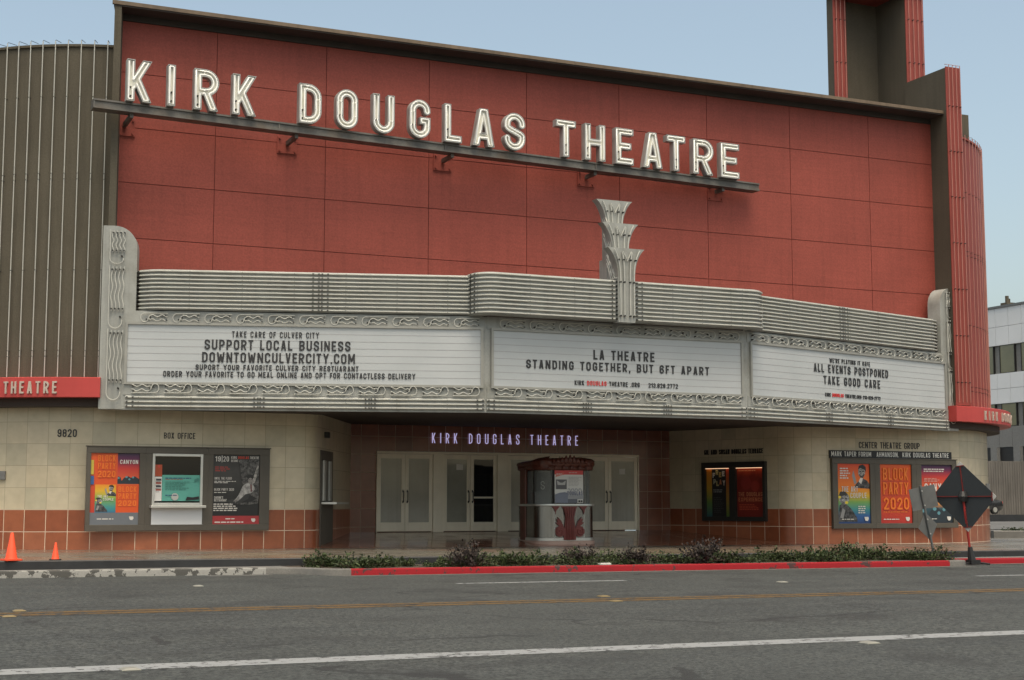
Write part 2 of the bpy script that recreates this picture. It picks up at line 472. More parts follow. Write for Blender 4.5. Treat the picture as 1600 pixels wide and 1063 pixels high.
# ------------------------------------------------------------------ colours of the place
ASPH, nt, b = nodes('asphalt')
_o = coord(nt)
_g = nz(nt, 26, 5, _o, .8); _g2 = nz(nt, 11, 6, _o, .85); _w = nz(nt, .35, 5, _o); _s = nz(nt, 1.0, 4, coord(nt, 'Object', (.06, .9, 1)))
_c = ramp(nt, _g, [(.44, (.002, .0024, .0023)), (.5, (.020, .0232, .0226)), (.56, (.082, .090, .086))])
_c = mixc(nt, .5, _c, ramp(nt, _g2, [(.445, (.003, .0036, .0034)), (.555, (.064, .0715, .068))]))
_c = mixc(nt, 1.0, _c, ramp(nt, _w, [(.35, (.82,) * 3), (.65, (1.12,) * 3)]), 'MULTIPLY')
_c = mixc(nt, 1.0, _c, ramp(nt, _s, [(.36, (.86, .87, .88)), (.62, (1.06, 1.06, 1.04))]), 'MULTIPLY')
_vor = nt.nodes.new('ShaderNodeTexVoronoi'); _vor.feature = 'DISTANCE_TO_EDGE'; _vor.inputs['Scale'].default_value = .22
_dv = nt.nodes.new('ShaderNodeVectorMath'); _dv.operation = 'ADD'
_nn = nt.nodes.new('ShaderNodeTexNoise'); _nn.inputs['Scale'].default_value = .9; _nn.inputs['Detail'].default_value = 5; lk(nt, _o, _nn.inputs['Vector'])
lk(nt, _o, _dv.inputs[0]); lk(nt, _nn.outputs['Color'], _dv.inputs[1]); lk(nt, _dv.outputs[0], _vor.inputs['Vector'])
_st = nz(nt, .55, 6, _o, .62)
_c = mixc(nt, mth(nt, 'MULTIPLY', mth(nt, 'MAXIMUM', mth(nt, 'SUBTRACT', _st, .53), 0), 5), _c, (.012, .0125, .012))      # oil stains
_cr = mth(nt, 'MULTIPLY', mth(nt, 'LESS_THAN', _vor.outputs['Distance'], .011), mth(nt, 'GREATER_THAN', nz(nt, .25, 2, _o), .53))
_c = mixc(nt, mth(nt, 'MULTIPLY', _cr, .75), _c, (.008, .008, .008))
lk(nt, _c, b.inputs['Base Color']); b.inputs['Roughness'].default_value = .85; bump(nt, b, _g, .5, .012)

def paint(name, col, under, thr=.42, sc=9, rough=.75, spec=.25):
    """road or kerb paint worn through to what lies under it"""
    m, nt, b = nodes(name)
    f = nz(nt, sc, 6, coord(nt), .65); f2 = nz(nt, 1.3, 3, coord(nt)); g = nz(nt, 90, 2, coord(nt))
    k = mth(nt, 'GREATER_THAN', mth(nt, 'ADD', f, mth(nt, 'MULTIPLY', f2, .35)), thr + .17)
    c = mixc(nt, mth(nt, 'MULTIPLY_ADD', k, .92, .03), under, col)
    c = mixc(nt, 1.0, c, ramp(nt, g, [(.3, (.82,) * 3), (.7, (1.1,) * 3)]), 'MULTIPLY')
    lk(nt, c, b.inputs['Base Color']); b.inputs['Roughness'].default_value = rough; b.inputs['Specular IOR Level'].default_value = spec; bump(nt, b, f, .3, .006)
    return m
M = dict(
    white_line=paint('white_line', (.24, .252, .258), (.045, .046, .046), .42),
    yellow_line=paint('yellow_line', (.13, .075, .022), (.04, .04, .038), .45),
    red_kerb=paint('red_kerb', (.25, .006, .012), (.05, .03, .03), .40, 4.5),
    worn_kerb=paint('worn_kerb', (.26, .26, .245), (.06, .06, .056), .5, 4.5),
    concrete=mat('concrete', (.125, .122, .114), .8, var=.2, grain=.15, gs=40, bmp=.3, dirt=(.11, .105, .095)),
    gutter=mat('gutter', (.08, .08, .076), .85, var=.25, grain=.2, gs=50, bmp=.3, dirt=(.09, .085, .075)),
    black_kerb=mat('black_kerb', (.018, .019, .021), .55, var=.3, vs=3),
    soil=mat('soil', (.05, .038, .028), .95, var=.4, vs=8, grain=.4, gs=40, bmp=.6),
    red_panel=mat('red_panel', (.265, .060, .044), .62, var=.09, vs=.6, streak=.16, grain=.12, gs=22, bmp=.25, spec=.3, isl=.045, brush=.055),
    groove=mat('groove', (.17, .03, .022), .8, var=0),
    stucco=mat('stucco', (.090, .080, .060), .85, var=.14, vs=.6, streak=.35, grain=.12, gs=30, bmp=.3, spec=.25),
    stucco_dark=mat('stucco_dark', (.092, .080, .060), .85, var=.12, vs=.6, streak=.2, grain=.1, gs=30, bmp=.3, spec=.25),
    copper=mat('copper', (.15, .11, .075), .6, var=.25, vs=1.2, streak=.4, spec=.4),
    steel=mat('steel', (.12, .115, .105), .55, metal=.2, var=.3, vs=2.2, streak=.3, dirt=(.13, .085, .05), grain=.12, gs=25),
    red_drum=mat('red_drum', (.26, .052, .040), .55, var=.1, vs=.8, streak=.25, spec=.4),
    red_band=mat('red_band', (.42, .050, .045), .45, var=.08, vs=1.0, streak=.1, spec=.45),
    marquee=mat('marquee', (.305, .315, .298), .5, metal=.0, var=.08, vs=1.6, streak=.35, grain=.05, gs=20, spec=.45, dirt=(.17, .165, .135)),
    tube=mat('tube', (.435, .44, .405), .4, var=.05, vs=4, spec=.6),
    pink_tube=mat('pink_tube', (.38, .16, .125), .35, var=.05, vs=4, spec=.6),
    socket=mat('socket', (.025, .024, .022), .6, var=0),
    letter_face=mat('letter_face', (.78, .77, .68), .5, var=.12, vs=2.5, dirt=(.55, .52, .40)),
    letter_side=mat('letter_side', (.36, .365, .35), .4, metal=.2, var=.2, vs=3, streak=.3),
    neon=emis('neon', (1.0, .97, .92), .035, (.9, .9, .86)),
    frame=mat('frame', (.30, .30, .275), .45, metal=.25, var=.1, vs=2),
    black_letter=mat('black_letter', (.022, .022, .024), .45, var=.1),
    red_letter=mat('red_letter', (.55, .03, .03), .45, var=.05),
    white_letter=mat('white_letter', (.72, .72, .68), .5, var=.05),
    pale_letter=mat('pale_letter', (.50, .42, .36), .4, metal=.3, var=.08),
    case=mat('case', (.085, .076, .062), .5, var=.12, vs=2, spec=.4),
    case_dark=mat('case_dark', (.022, .021, .019), .45, var=.1),
    alu=mat('alu', (.55, .55, .52), .35, metal=.6, var=.08),
    door_paint=mat('door_paint', (.80, .75, .62), .5, var=.06, vs=2, streak=.12),
    dark_metal=mat('dark_metal', (.03, .029, .028), .4, metal=.4, var=.1),
    orange_plastic=mat('orange_plastic', (.85, .085, .025), .5, var=.07, vs=6, dirt=(.5, .07, .03)),
    grey_back=mat('grey_back', (.021, .026, .030), .6, var=.1, vs=3, grain=.06),
    sign_metal=mat('sign_metal', (.15, .155, .155), .45, metal=.4, var=.12, vs=4),
    rib_red=mat('rib_red', (.13, .012, .010), .6, var=.1),
    sign_red=mat('sign_red', (.33, .022, .018), .5, var=.1),
    pale_fabric=mat('pale_fabric', (.40, .40, .38), .6, var=.08),
    black=mat('black', (.014, .014, .015), .5, var=0),
    paper=mat('paper', (.66, .66, .64), .7, var=.04),
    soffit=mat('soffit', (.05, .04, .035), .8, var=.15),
    wood_red=mat('wood_red', (.10, .028, .018), .4, var=.3, vs=5, spec=.5, grain=.15, gs=30, bmp=.3),
    plinth=mat('plinth', (.42, .29, .24), .5, var=.1, vs=4),
    white_panel=mat('white_panel', (.62, .64, .66), .5, var=.05, vs=.4),
    grey_panel=mat('grey_panel', (.17, .17, .165), .7, var=.12, vs=.4, grain=.1, gs=8),
    asphalt_far=mat('asphalt_far', (.09, .09, .088), .8, var=.12, vs=.4),
    board_wall=mat('board_wall', (.13, .122, .112), .85, var=.18, vs=.5, streak=.5),
)
# brushed steel of the kiosk
mm, nt, b = nodes('brushed_steel'); _f = nz(nt, 1, 3, coord(nt, 'Object', (26, 26, .8)))
lk(nt, ramp(nt, _f, [(.3, (.20, .198, .19)), (.7, (.30, .297, .287))]), b.inputs['Base Color']); b.inputs['Metallic'].default_value = 1; b.inputs['Roughness'].default_value = .27
M['brushed'] = mm
# back-lit acrylic of the message boards (unlit): white, glossy
mm, nt, b = nodes('acrylic'); _f = nz(nt, .6, 4, coord(nt))
lk(nt, ramp(nt, _f, [(.3, (.38, .41, .43)), (.7, (.44, .465, .485))]), b.inputs['Base Color']); b.inputs['Roughness'].default_value = .12; b.inputs['Specular IOR Level'].default_value = .6
bump(nt, b, nz(nt, .8, 2, coord(nt)), .25, .03); M['acrylic'] = mm
M['rail'] = mat('rail', (.33, .335, .345), .25, var=.03)
def glass(name, col, rough=.05, al=None):
    m, nt, b = nodes(name); b.inputs['Base Color'].default_value = (*col, 1); b.inputs['Roughness'].default_value = rough
    b.inputs['Specular IOR Level'].default_value = .7
    if al is not None:
        b.inputs['Alpha'].default_value = al
    return m
M['frost'] = mat('frost', (.31, .315, .275), .08, var=.22, vs=.7, streak=.25, spec=.9)
M['dark_glass'] = glass('dark_glass', (.012, .014, .016), .04)
M['clear'] = glass('clear', (.30, .33, .33), .03, .42)
M['office_glass'] = mat('office_glass', (.14, .14, .09), .06, var=.25, vs=.3, spec=.8)
M['cream'] = tile_mat('cream_tile', [(0, (.43, .39, .285)), (.25, (.53, .46, .325)), (.5, (.49, .435, .315)), (.75, (.54, .475, .345)), (1, (.45, .41, .295))], .6, (.34, .30, .22), .007, .35, .15, z0=1.41)
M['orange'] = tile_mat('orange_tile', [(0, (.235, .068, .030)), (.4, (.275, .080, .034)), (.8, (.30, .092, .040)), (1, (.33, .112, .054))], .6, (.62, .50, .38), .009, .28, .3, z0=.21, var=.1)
M['shaded_entry_tile'] = tile_mat('shaded_entry_tile', [(0, (.145, .042, .021)), (.4, (.17, .050, .024)), (.8, (.185, .056, .027)), (1, (.20, .068, .036))], .6, (.34, .27, .20), .008, .22, .3, z0=.21, var=.1)  # the orange tile darkened: shade of the recess is put into the colour
mm, nt, b = nodes('terrazzo'); _o = coord(nt)
_vr = nt.nodes.new('ShaderNodeTexVoronoi'); _vr.inputs['Scale'].default_value = .22; lk(nt, _o, _vr.inputs['Vector'])
_c = ramp(nt, _vr.outputs['Color'], [(0, (.115, .105, .085)), (.35, (.135, .098, .075)), (.6, (.125, .112, .09)), (.8, (.15, .125, .09)), (1, (.115, .105, .088))], 'CONSTANT')
_c = mixc(nt, 1.0, _c, ramp(nt, nz(nt, 60, 2, _o), [(.3, (.8,) * 3), (.7, (1.2,) * 3)]), 'MULTIPLY')
lk(nt, _c, b.inputs['Base Color']); lk(nt, ramp(nt, nz(nt, .7, 5, _o), [(.35, (.16,) * 3), (.65, (.36,) * 3)]), b.inputs['Roughness']); M['terrazzo'] = mm
mm, nt, b = nodes('entry_floor'); _o = coord(nt)
lk(nt, mixc(nt, 1.0, ramp(nt, nz(nt, .8, 4, _o), [(.3, (.19, .080, .050)), (.7, (.29, .135, .085))]), ramp(nt, nz(nt, 50, 2, _o), [(.3, (.8,) * 3), (.7, (1.2,) * 3)]), 'MULTIPLY'), b.inputs['Base Color'])
lk(nt, ramp(nt, nz(nt, 1.1, 5, _o), [(.35, (.06,) * 3), (.65, (.20,) * 3)]), b.inputs['Roughness']); b.inputs['Specular IOR Level'].default_value = .6; M['entry_floor'] = mm

# ------------------------------------------------------------------ the street
def sheet(name, pts, m, kind='structure', nx=None):
    mb = MB(); mb.add(pts, [tuple(range(len(pts)))]); return tag(mb.build(name, m), kind=kind)
def strip(name, xs, y0, y1, dz, m, y2=None):
    """a sheet that follows the fall of the street"""
    mb = MB(); vs = []
    for x in xs: vs += [(x, y0, gz(x) + dz), (x, y1, gz(x) + dz)]
    mb.add(vs, [(2 * i, 2 * i + 2, 2 * i + 3, 2 * i + 1) for i in range(len(xs) - 1)])
    return tag(mb.build(name, m), kind='structure')
XS = [-300, -12, 45, 400]
tag(MB().add([(-1500, -1500, -.55), (1500, -1500, -.55), (1500, 1800, -.55), (-1500, 1800, -.55)], [(0, 1, 2, 3)]).build('ground', M['asphalt_far']), kind='structure')
strip('road', XS, -40, 33.6, 0, ASPH)
YW1, YY = 14.55, 22.15
strip('white_lane_line', XS, YW1 - .24, YW1 + .24, .004, M['white_line'])
strip('yellow_centre_line', XS, YY - .34, YY - .1, .004, M['yellow_line'])
strip('yellow_centre_line', XS, YY + .1, YY + .34, .004, M['yellow_line'])
strip('thin_lane_line', [11.2, 15.0], 27.75, 27.98, .004, M['white_line'])
strip('thin_lane_line', [23.6, 45, 70], 26.9, 27.15, .004, M['white_line'])
def kerb_path(name, path, h, w, m, dz=0):
    """a kerb with a rounded nose, following a plan path"""
    mb = MB(); P = []
    for i in range(len(path) - 1):
        (ax, ay), (bx, by) = path[i], path[i + 1]; n = max(1, int(math.hypot(bx - ax, by - ay) / 3))
        P += [(ax + (bx - ax) * q / n, ay + (by - ay) * q / n) for q in range(n)]
    P.append(path[-1])
    mb.sweep(P, [(0, -.25), (0, h - .03), (-.012, h - .009), (-.035, h), (-w, h), (-w, -.25)], close_ends=True)
    q = 6
    mb.v = [(x, y, z + gz(x) + dz) for x, y, z in mb.v]
    return tag(mb.build(name, m, smooth=True, ang=50), kind='structure')
KY, PY, RY = 33.05, 31.85, 32.75           # worn kerb, planter kerb, right-hand red kerb
kerb_path('worn_white_kerb', [(-60, KY), (8.7, KY)], .15, .18, M['worn_kerb'])
kerb_path('grey_kerb', [(8.7, KY), (9.05, 33.03), (9.3, 32.92), (9.5, 32.7), (9.62, 32.4), (9.75, 32.1), (9.95, 31.92), (10.3, PY)], .15, .18, M['concrete'])
kerb_path('red_kerb', [(10.3, PY), (26.9, PY)], .15, .18, M['red_kerb'])
kerb_path('grey_kerb', [(26.9, PY), (27.35, PY + .03), (27.6, PY + .2), (27.7, PY + .55), (27.7, RY + .12)], .15, .18, M['concrete'])
kerb_path('red_kerb', [(27.7, RY), (70, RY)], .15, .5, M['red_kerb'])
strip('gutter', [-60, 8.7], 32.55, 33.049, .004, M['gutter'])
strip('gutter', [10.0, 27.5], 31.45, 31.849, .004, M['gutter'])
strip('gutter', [27.7, 70], 32.35, 32.749, .004, M['gutter'])
SY = 34.1
strip('kerb_top', [-60, 9.3], KY + .17, SY, .142, M['concrete'])
tag(MB().add([(9.2, 33.2, gz(9) + .14), (9.62, 33.0, gz(9) + .135), (9.8, 32.6, gz(10) + .135), (10.0, 32.15, gz(10) + .135), (10.4, PY + .17, gz(10) + .135), (27.1, PY + .17, gz(27) + .135), (27.6, PY + .5, gz(27) + .135), (27.6, SY, gz(27) + .135), (9.2, SY, gz(9) + .14)], [tuple(range(9))]).build('planter_bed', M['soil']), kind='structure')
strip('kerb_top', [27.6, 70], RY + .45, SY, .140, M['concrete'])
mb = MB(); mb.sweep([(-60, SY), (-12, SY), (45, SY), (70, SY)], [(0, -.1), (0, .30), (-.02, .32), (-.16, .32), (-.16, .1)], close_ends=True)
mb.v = [(x, y, z + gz(x)) for x, y, z in mb.v]; tag(mb.build('black_kerb', M['black_kerb']), kind='structure')
mb = MB(); xs = [-60, -12, 45, 60]; vs = []
for x in xs: vs += [(x, SY + .15, gz(x) + .312), (x, 62, gz(x) + .312)]
mb.add(vs, [(2 * i, 2 * i + 2, 2 * i + 3, 2 * i + 1) for i in range(3)]); tag(mb.build('sidewalk', M['terrazzo']), kind='structure')

# ------------------------------------------------------------------ the theatre
YWALL, YF, YL, YD = 42.2, 41.48, 42.0, 47.33
XF0, XR0 = 6.32, 35.38
ROOF = 15.52
T = thing('theatre_building', 'big red panelled theatre with brown ribbed drums and tiled ground floor', 'theatre', (21, 42, .3))
mb = MB()
mb.box((XF0 + .34, YWALL + .03, 4.4), (XR0, YWALL + .2, ROOF - .12), 1)
_k = YWALL / 42.87                    # the panel grid, 3.3 m by 1.6 m
vx = [XF0 + .34] + [x * _k for x in (9.53, 12.89, 16.24, 19.6, 22.98, 26.36, 29.74, 33.12)] + [XR0 + .01]
vz = [4.5] + [1.55 + (z - 1.55) * _k for z in (5.82, 7.47, 9.12, 10.72, 12.33, 13.94, 15.46)]
g = .010
for i in range(len(vx) - 1):
    for j in range(len(vz) - 1):
        mb.box((vx[i] + (g if i else 0), YWALL, vz[j] + g), (vx[i + 1] - g, YWALL + .035, vz[j + 1] - g), 0)
mb.build('main_wall', [M['red_panel'], M['groove']], T)
mb = MB(); mb.box((XF0 + .3, YWALL - .03, vz[-1] + .005), (XR0, YWALL + .03, ROOF - .1)); mb.build('header_trim', M['soffit'], T)  # dark colour makes up for the thin shade under the shallow overhang
mb = MB(); mb.prism([(XF0 - .03, YF), (XR0 + .02, YF), (XR0 + .02, 43.6), (XF0 + .42, 43.6)], Vector((0, 0, ROOF - .1)), X1, Vector((0, 1, 0)), Z, .12, 0, back=True)
mb.box((XF0 - .06, YF - .03, ROOF - .06), (XR0 + .02, YF + .06, ROOF + .05), 1)
mb.build('roof_overhang', [M['soffit'], M['copper']], T)
mb = MB(); mb.prism([(XF0, YF + .01), (XF0 + .19, YF + .01), (XF0 + .41, YWALL + .3), (XF0 + .22, YWALL + .3)], Vector((0, 0, 4.2)), X1, Vector((0, 1, 0)), Z, ROOF - .101 - 4.2, 0, back=True)
mb.build('side_fin', M['stucco'], T)

# the two drums with their vertical neon tubes
def arcpts(cx, cy, r, a0, a1, n): return [(cx + r * math.cos(R(a0 + (a1 - a0) * i / n)), cy + r * math.sin(R(a0 + (a1 - a0) * i / n))) for i in range(n + 1)]
DLX, DRX, DCY, DR = 8.07, 34.2, 48.55, 6.77
def drum(cx, a0, a1, top, m, tm, step, first, count, lo):
    mb = MB(); P = arcpts(cx, DCY, DR, a0, a1, 48)
    mb.sweep(P, [(0, lo - .3), (0, top - .05), (.05, top - .05), (.05, top + .02), (-.3, top + .02), (-.3, top - .5)])
    d = mb.build('drum_wall', m, T, smooth=True, ang=40)
    for k in range(count):
        a = R(first + step * k); c, s = math.cos(a), math.sin(a)
        t = MB(); r = DR + .085
        pts = [(cx + r * c, DCY + r * s, lo), (cx + r * c, DCY + r * s, top + .1)]; hk = [pts[-1], (cx + (r - .03) * c, DCY + (r - .03) * s, top + .14), (cx + (DR - .35) * c, DCY + (DR - .35) * s, top + .18)]
        t.tube(pts, .015, 6); t.tube(hk, .008, 5, 1)
        zs = [z for z in (5.6, 8.0, 10.55, 12.9) if z < top]
        for z in zs:
            for dz in ((0, .16) if abs(z - 5.6) < .1 or abs(z - 10.55) < .1 else (0,)):
                t.tube([(cx + DR * c, DCY + DR * s, z + dz), (cx + (r + .02) * c, DCY + (r + .02) * s, z + dz)], .012, 5, 1)
        t.build('neon_tube', [tm, M['socket']], d)
drum(DLX, 195, 256.2, 14.4, M['stucco'], M['tube'], 3.05, 196.5, 20, 4.95)
drum(DRX, 282, 345, 14.95, M['red_drum'], M['pink_tube'], 3.05, 285.5, 17, 4.9)
# red fascia bands round both drums with raised lettering
def band(cx, a0, a1, word, aw0, aw1):
    mb = MB(); P = arcpts(cx, DCY, 7.55, a0, a1, 40); zb, zt = 4.42, 4.95
    mb.sweep(P, [(-.9, zb + .02), (-.06, zb), (0, zb + .01), (0, zt), (-.05, zt + .02), (-.9, zt + .02)], close_ends=True)
    o = mb.build('fascia_band', M['red_band'], T, smooth=True, ang=40)
    tb = MB(); r = 7.55
    def bend(a, z, d):
        th = R(aw0) + a / r
        return Vector((cx + (r + d) * math.cos(th), DCY + (r + d) * math.sin(th), zb + .1 + z))
    text(tb, word, None, None, None, .33, R(aw1 - aw0) * r, .045, w=.44, t=.145, bend=bend)
    tb.build('lettering', M['pale_letter'], o)
band(DLX, 195, 255.6, 'KIRK DOUGLAS THEATRE', 214.5, 247.0)
band(DRX, 277.5, 345, 'KIRK DOUGLAS THEATRE', 289.5, 336)
for cx, a0, a1 in ((DLX, 195, 256), (DRX, 278, 345)):
    mb = MB(); mb.sweep(arcpts(cx, DCY, 7.15, a0, a1, 24), [(-.5, 4.2), (0, 4.2), (0, 4.43), (-.5, 4.44)])
    mb.build('band_soffit', M['soffit'], T)

# tiled ground-floor walls: drums, flat fronts, rounded corners, splayed returns
XCL, XCR, XJL, XJR = 12.45, 29.25, 15.24, 27.33
def rounded(P, r, n=8):
    out = [P[0]]
    for i in range(1, len(P) - 1):
        a = Vector(P[i - 1]); b_ = Vector(P[i]); c = Vector(P[i + 1]); u = (a - b_).normalized(); v = (c - b_).normalized()
        for q in range(n + 1):
            t = q / n; p = (b_ + u * r) * (1 - t) ** 2 + b_ * 2 * t * (1 - t) + (b_ + v * r) * t * t; out.append((p.x, p.y))
    return out + [P[-1]]
LW = arcpts(DLX, 48.95, 6.95, 190, 270, 40)[:-1] + rounded([(DLX, YL), (XCL, YL), (XJL, YD)], .55)
RW = rounded([(XJR, YD), (XCR, YL), (DRX, YL)], .8)[:-1] + arcpts(DRX, 48.95, 6.95, 270, 350, 40)
for P in (LW, RW):
    mb = MB(); mb.sweep(P, [(0, 1.41), (0, 4.6)], uv=True); mb.build('tiled_wall', M['cream'], T, smooth=True, ang=30)
    mb = MB(); mb.sweep(P, [(.004, -.3), (.004, 1.412), (-.05, 1.412)], uv=True); mb.build('tile_base', M['orange'], T, smooth=True, ang=30)
# the entrance: orange tiled back wall round four pairs of doors
ZD0, ZD1 = .645, 3.32
XD0, XD1 = 16.13, 26.03
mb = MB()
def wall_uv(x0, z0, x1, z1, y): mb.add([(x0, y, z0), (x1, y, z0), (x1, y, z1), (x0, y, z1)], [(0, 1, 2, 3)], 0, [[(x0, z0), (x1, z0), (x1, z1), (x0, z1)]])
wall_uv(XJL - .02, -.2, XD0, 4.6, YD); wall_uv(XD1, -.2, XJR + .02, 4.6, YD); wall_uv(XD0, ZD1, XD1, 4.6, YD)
mb.build('entrance_wall', M['shaded_entry_tile'], T)
mb = MB(); mb.add([(11, YL - .3, 4.2), (31, YL - .3, 4.2), (31, YD + .3, 4.2), (11, YD + .3, 4.2)], [(3, 2, 1, 0)]); mb.box((XD0 - .1, YD + 1.2, .3), (XD1 + .1, YD + 1.25, 3.6))
mb.build('entrance_ceiling', M['soffit'], T)
mb = MB(); fl = [(11.9, YL - .02, .312 + gz(11.9)), (29.9, YL - .02, .312 + gz(29.9)), (XJR + .1, YD + .2, .645), (XJL - .1, YD + .2, .645)]
mb.add(fl, [(0, 1, 2, 3)]); mb.v = [(x, y, z + .004) for x, y, z in mb.v]
tag(mb.build('entrance_floor', M['entry_floor']), kind='structure')

pairs = [(16.13, 18.2), (18.5, 20.58), (20.88, 22.98), (23.4, 26.03)]
pairs = [(16.16, 18.14), (18.52, 20.50), (20.90, 22.88), (23.62, 25.99)]
mb = MB(); yf = YD - .02
edges = [XD0] + [x for p in pairs for x in p] + [XD1]
for i in range(0, len(edges), 2):
    if edges[i + 1] - edges[i] > .01: mb.box((edges[i], yf - .05, ZD0 - .05), (edges[i + 1], yf + .15, ZD1 - .081))
mb.box((XD0, yf - .06, ZD1 - .08), (XD1, yf + .15, ZD1))
mb.build('door_frame', M['door_paint'], T, bevel=.01)
random.seed(4)
def door(x0, x1, hinge, dark, note=None):
    z0, z1 = ZD0 + .012, ZD1 - .09; st, bot, top = .125, .30, .15
    mb = MB()
    mb.box((x0, yf, z0), (x0 + st, yf + .05, z1)); mb.box((x1 - st, yf, z0), (x1, yf + .05, z1))
    mb.box((x0 + st, yf, z0), (x1 - st, yf + .05, z0 + bot)); mb.box((x0 + st, yf, z1 - top), (x1 - st, yf + .05, z1))
    if dark: mb.box((x0 + st, yf - .01, z0 + 1.10), (x1 - st, yf + .04, z0 + 1.16))
    d = mb.build('door', M['door_paint'], T, bevel=.006)
    g = MB(); g.box((x0 + st, yf + .02, z0 + bot), (x1 - st, yf + .03, z1 - top)); g.build('glass', M['dark_glass'] if dark else M['frost'], d)
    if dark: d['label'] = 'door with dark clear glass and a push bar'
    hx = x1 - .07 if hinge < 0 else x0 + .07; h = MB()
    h.tube([(hx, yf, z0 + .98), (hx, yf - .07, z0 + .98), (hx, yf - .07, z0 + 1.34), (hx, yf, z0 + 1.34)], .016, 6); h.box((hx - .022, yf - .006, z0 + .94), (hx + .022, yf + .001, z0 + 1.02)); h.box((hx - .022, yf - .006, z0 + 1.30), (hx + .022, yf + .001, z0 + 1.38))
    h.build('handle', M['dark_metal'], d)
    if note:
        n = MB(); n.box((note[0], yf + .012, note[1]), (note[0] + .24, yf + .018, note[1] + .2)); n.build('paper_notice', M['paper'], d)
for i, (a, c) in enumerate(pairs):
    mid = (a + c) / 2
    door(a + .01, mid - .006, -1, False, (19.0, 2.72) if i == 1 else None); door(mid + .006, c - .01, 1, i == 1, (mid + .45, 2.62) if i == 3 else None)
# ticket window in the left return of the entrance
rv = (Vector((XJL, YD, 0)) - Vector((XCL, YL, 0))).normalized(); rn = Vector((rv.y, -rv.x, 0))
def ret(t, z, o=0): p = Vector((XCL, YL, z)) + rv * t + rn * o; return p
def rbox(mb, t0, t1, z0, z1, o0, o1, m=0): mb.obox(ret((t0 + t1) / 2, (z0 + z1) / 2, (o0 + o1) / 2), rv, rn, Z, (t1 - t0) / 2, (o1 - o0) / 2, (z1 - z0) / 2, m)
mb = MB(); rbox(mb, .75, 2.7, .35, 1.62, .004, .05); rbox(mb, .75, 2.7, 1.62, 3.15, .004, .03)
w_ = mb.build('window_frame', M['case'], T)
for t in (1.05, 1.95):
    mb = MB(); rbox(mb, t, t + .3, 1.66, 2.85, .031, .08); mb.build('mullion', M['alu'], w_)
mb = MB(); rbox(mb, .8, 2.9, 1.56, 1.62, .05, .5); mb.build('window_shelf', M['alu'], w_)
mb = MB(); mb.obox(ret(1.4, 3.62, .08), rv, rn, Z, .08, .08, .09); mb.build('wall_box', M['dark_metal'], T, bevel=.02)  # small dark security camera box, gives no light

# the pylon and ridge on the right
mb = MB()
mb.box((XR0, 41.3, 4.9), (XR0 + .62, 43.55, 17.12), 0); mb.box((XR0 + .12, 43.55, 15), (XR0 + .92, 47.2, 25), 0)
mb.box((33.75, 45.25, 15.2), (XR0 + .15, 45.5, 25), 0); mb.box((34.9, 45.5, 15.2), (XR0 + .15, 47.0, 25), 0); mb.box((33.22, 44.9, 15.2), (33.76, 45.3, 25), 0)
py = mb.build('pylon', M['stucco_dark'], T)
def ribbed(x0, x1, y, z0, z1, n):
    mb = MB(); mb.box((x0, y - .03, z0), (x1, y - .002, z1)); s_ = mb.build('pilaster_face', M['red_drum'], T)
    for k in range(n):
        x = x0 + (x1 - x0) * (k + .5) / n; t = MB(); t.tube([(x, y - .1, z0 + .1), (x, y - .1, z1 + .06), (x, y + .1, z1 + .12)], .014, 6)
        z = z0 + .8
        while z < z1: t.tube([(x, y - .03, z), (x, y - .12, z)], .018, 5, 1); z += 1.65
        t.build('neon_tube', [M['pink_tube'], M['socket']], s_)
ribbed(XR0 - .02, XR0 + .65, 41.3, 5.0, 17.15, 4)
ribbed(XR0 + .1, XR0 + .94, 43.55, 17.13, 25, 4)
ribbed(33.2, 33.78, 44.9, 15.6, 25, 3)
mb = MB(); mb.prism([(33.1, 45.3), (33.1, 44.8), (33.6, 44.2), (34.3, 43.7), (35.2, 43.42), (36.5, 43.4), (36.5, 45.3)], Vector((0, 0, 20.6)), X1, Vector((0, 1, 0)), Z, .55, 0, back=True)
mb.build('pylon_ring', M['red_drum'], T)
mb = MB(); mb.box((38.05, 43.9, 14.5), (38.65, 46, 16.35)); mb.build('parapet_block', M['stucco'], T)
mb = MB(); mb.lathe([(.0, .0), (.42, .0), (.42, .1), (.34, .24), (.18, .32), (0, .34)], (32.45, 42.6, ROOF + .02), 16); o = mb.build('roof_vent', M['white_panel'], None, smooth=True)
tag(o, 'small white domed vent on the theatre roof edge beside the pylon', 'roof vent')

# ------------------------------------------------------------------ the roof sign: channel letters on a steel beam
PB0 = atY(145, 155, 40.95); PB1 = atY(1183, 288, 41.72); zb = (PB0.z + PB1.z) / 2
bu = (PB1 - PB0).normalized(); bn = Vector((bu.y, -bu.x, 0)); BL = (PB1 - PB0).length
S = thing('roof_sign', 'large sign of white neon channel letters on a rusty steel beam across red wall', 'sign', (PB0.x, PB0.y, zb - .2))
mb = MB()
def bbox(mb, t0, t1, z0, z1, o0, o1, m=0): mb.obox(PB0 + bu * ((t0 + t1) / 2) + Z * ((z0 + z1) / 2) + bn * ((o0 + o1) / 2), bu, bn, bu.cross(bn) * (1 if bu.cross(bn).z > 0 else -1), (t1 - t0) / 2, (o1 - o0) / 2, (z1 - z0) / 2, m)
bbox(mb, 0, BL, -.05, 0, -.28, .14); bbox(mb, 0, BL, -.26, -.21, -.28, .14); bbox(mb, 0, BL, -.21, -.05, .06, .10)
for t in (0, 5.2, 10.4, 15.6): bbox(mb, t, t + .04, -.21, -.05, -.25, .13)
mb.build('beam', M['steel'], S)
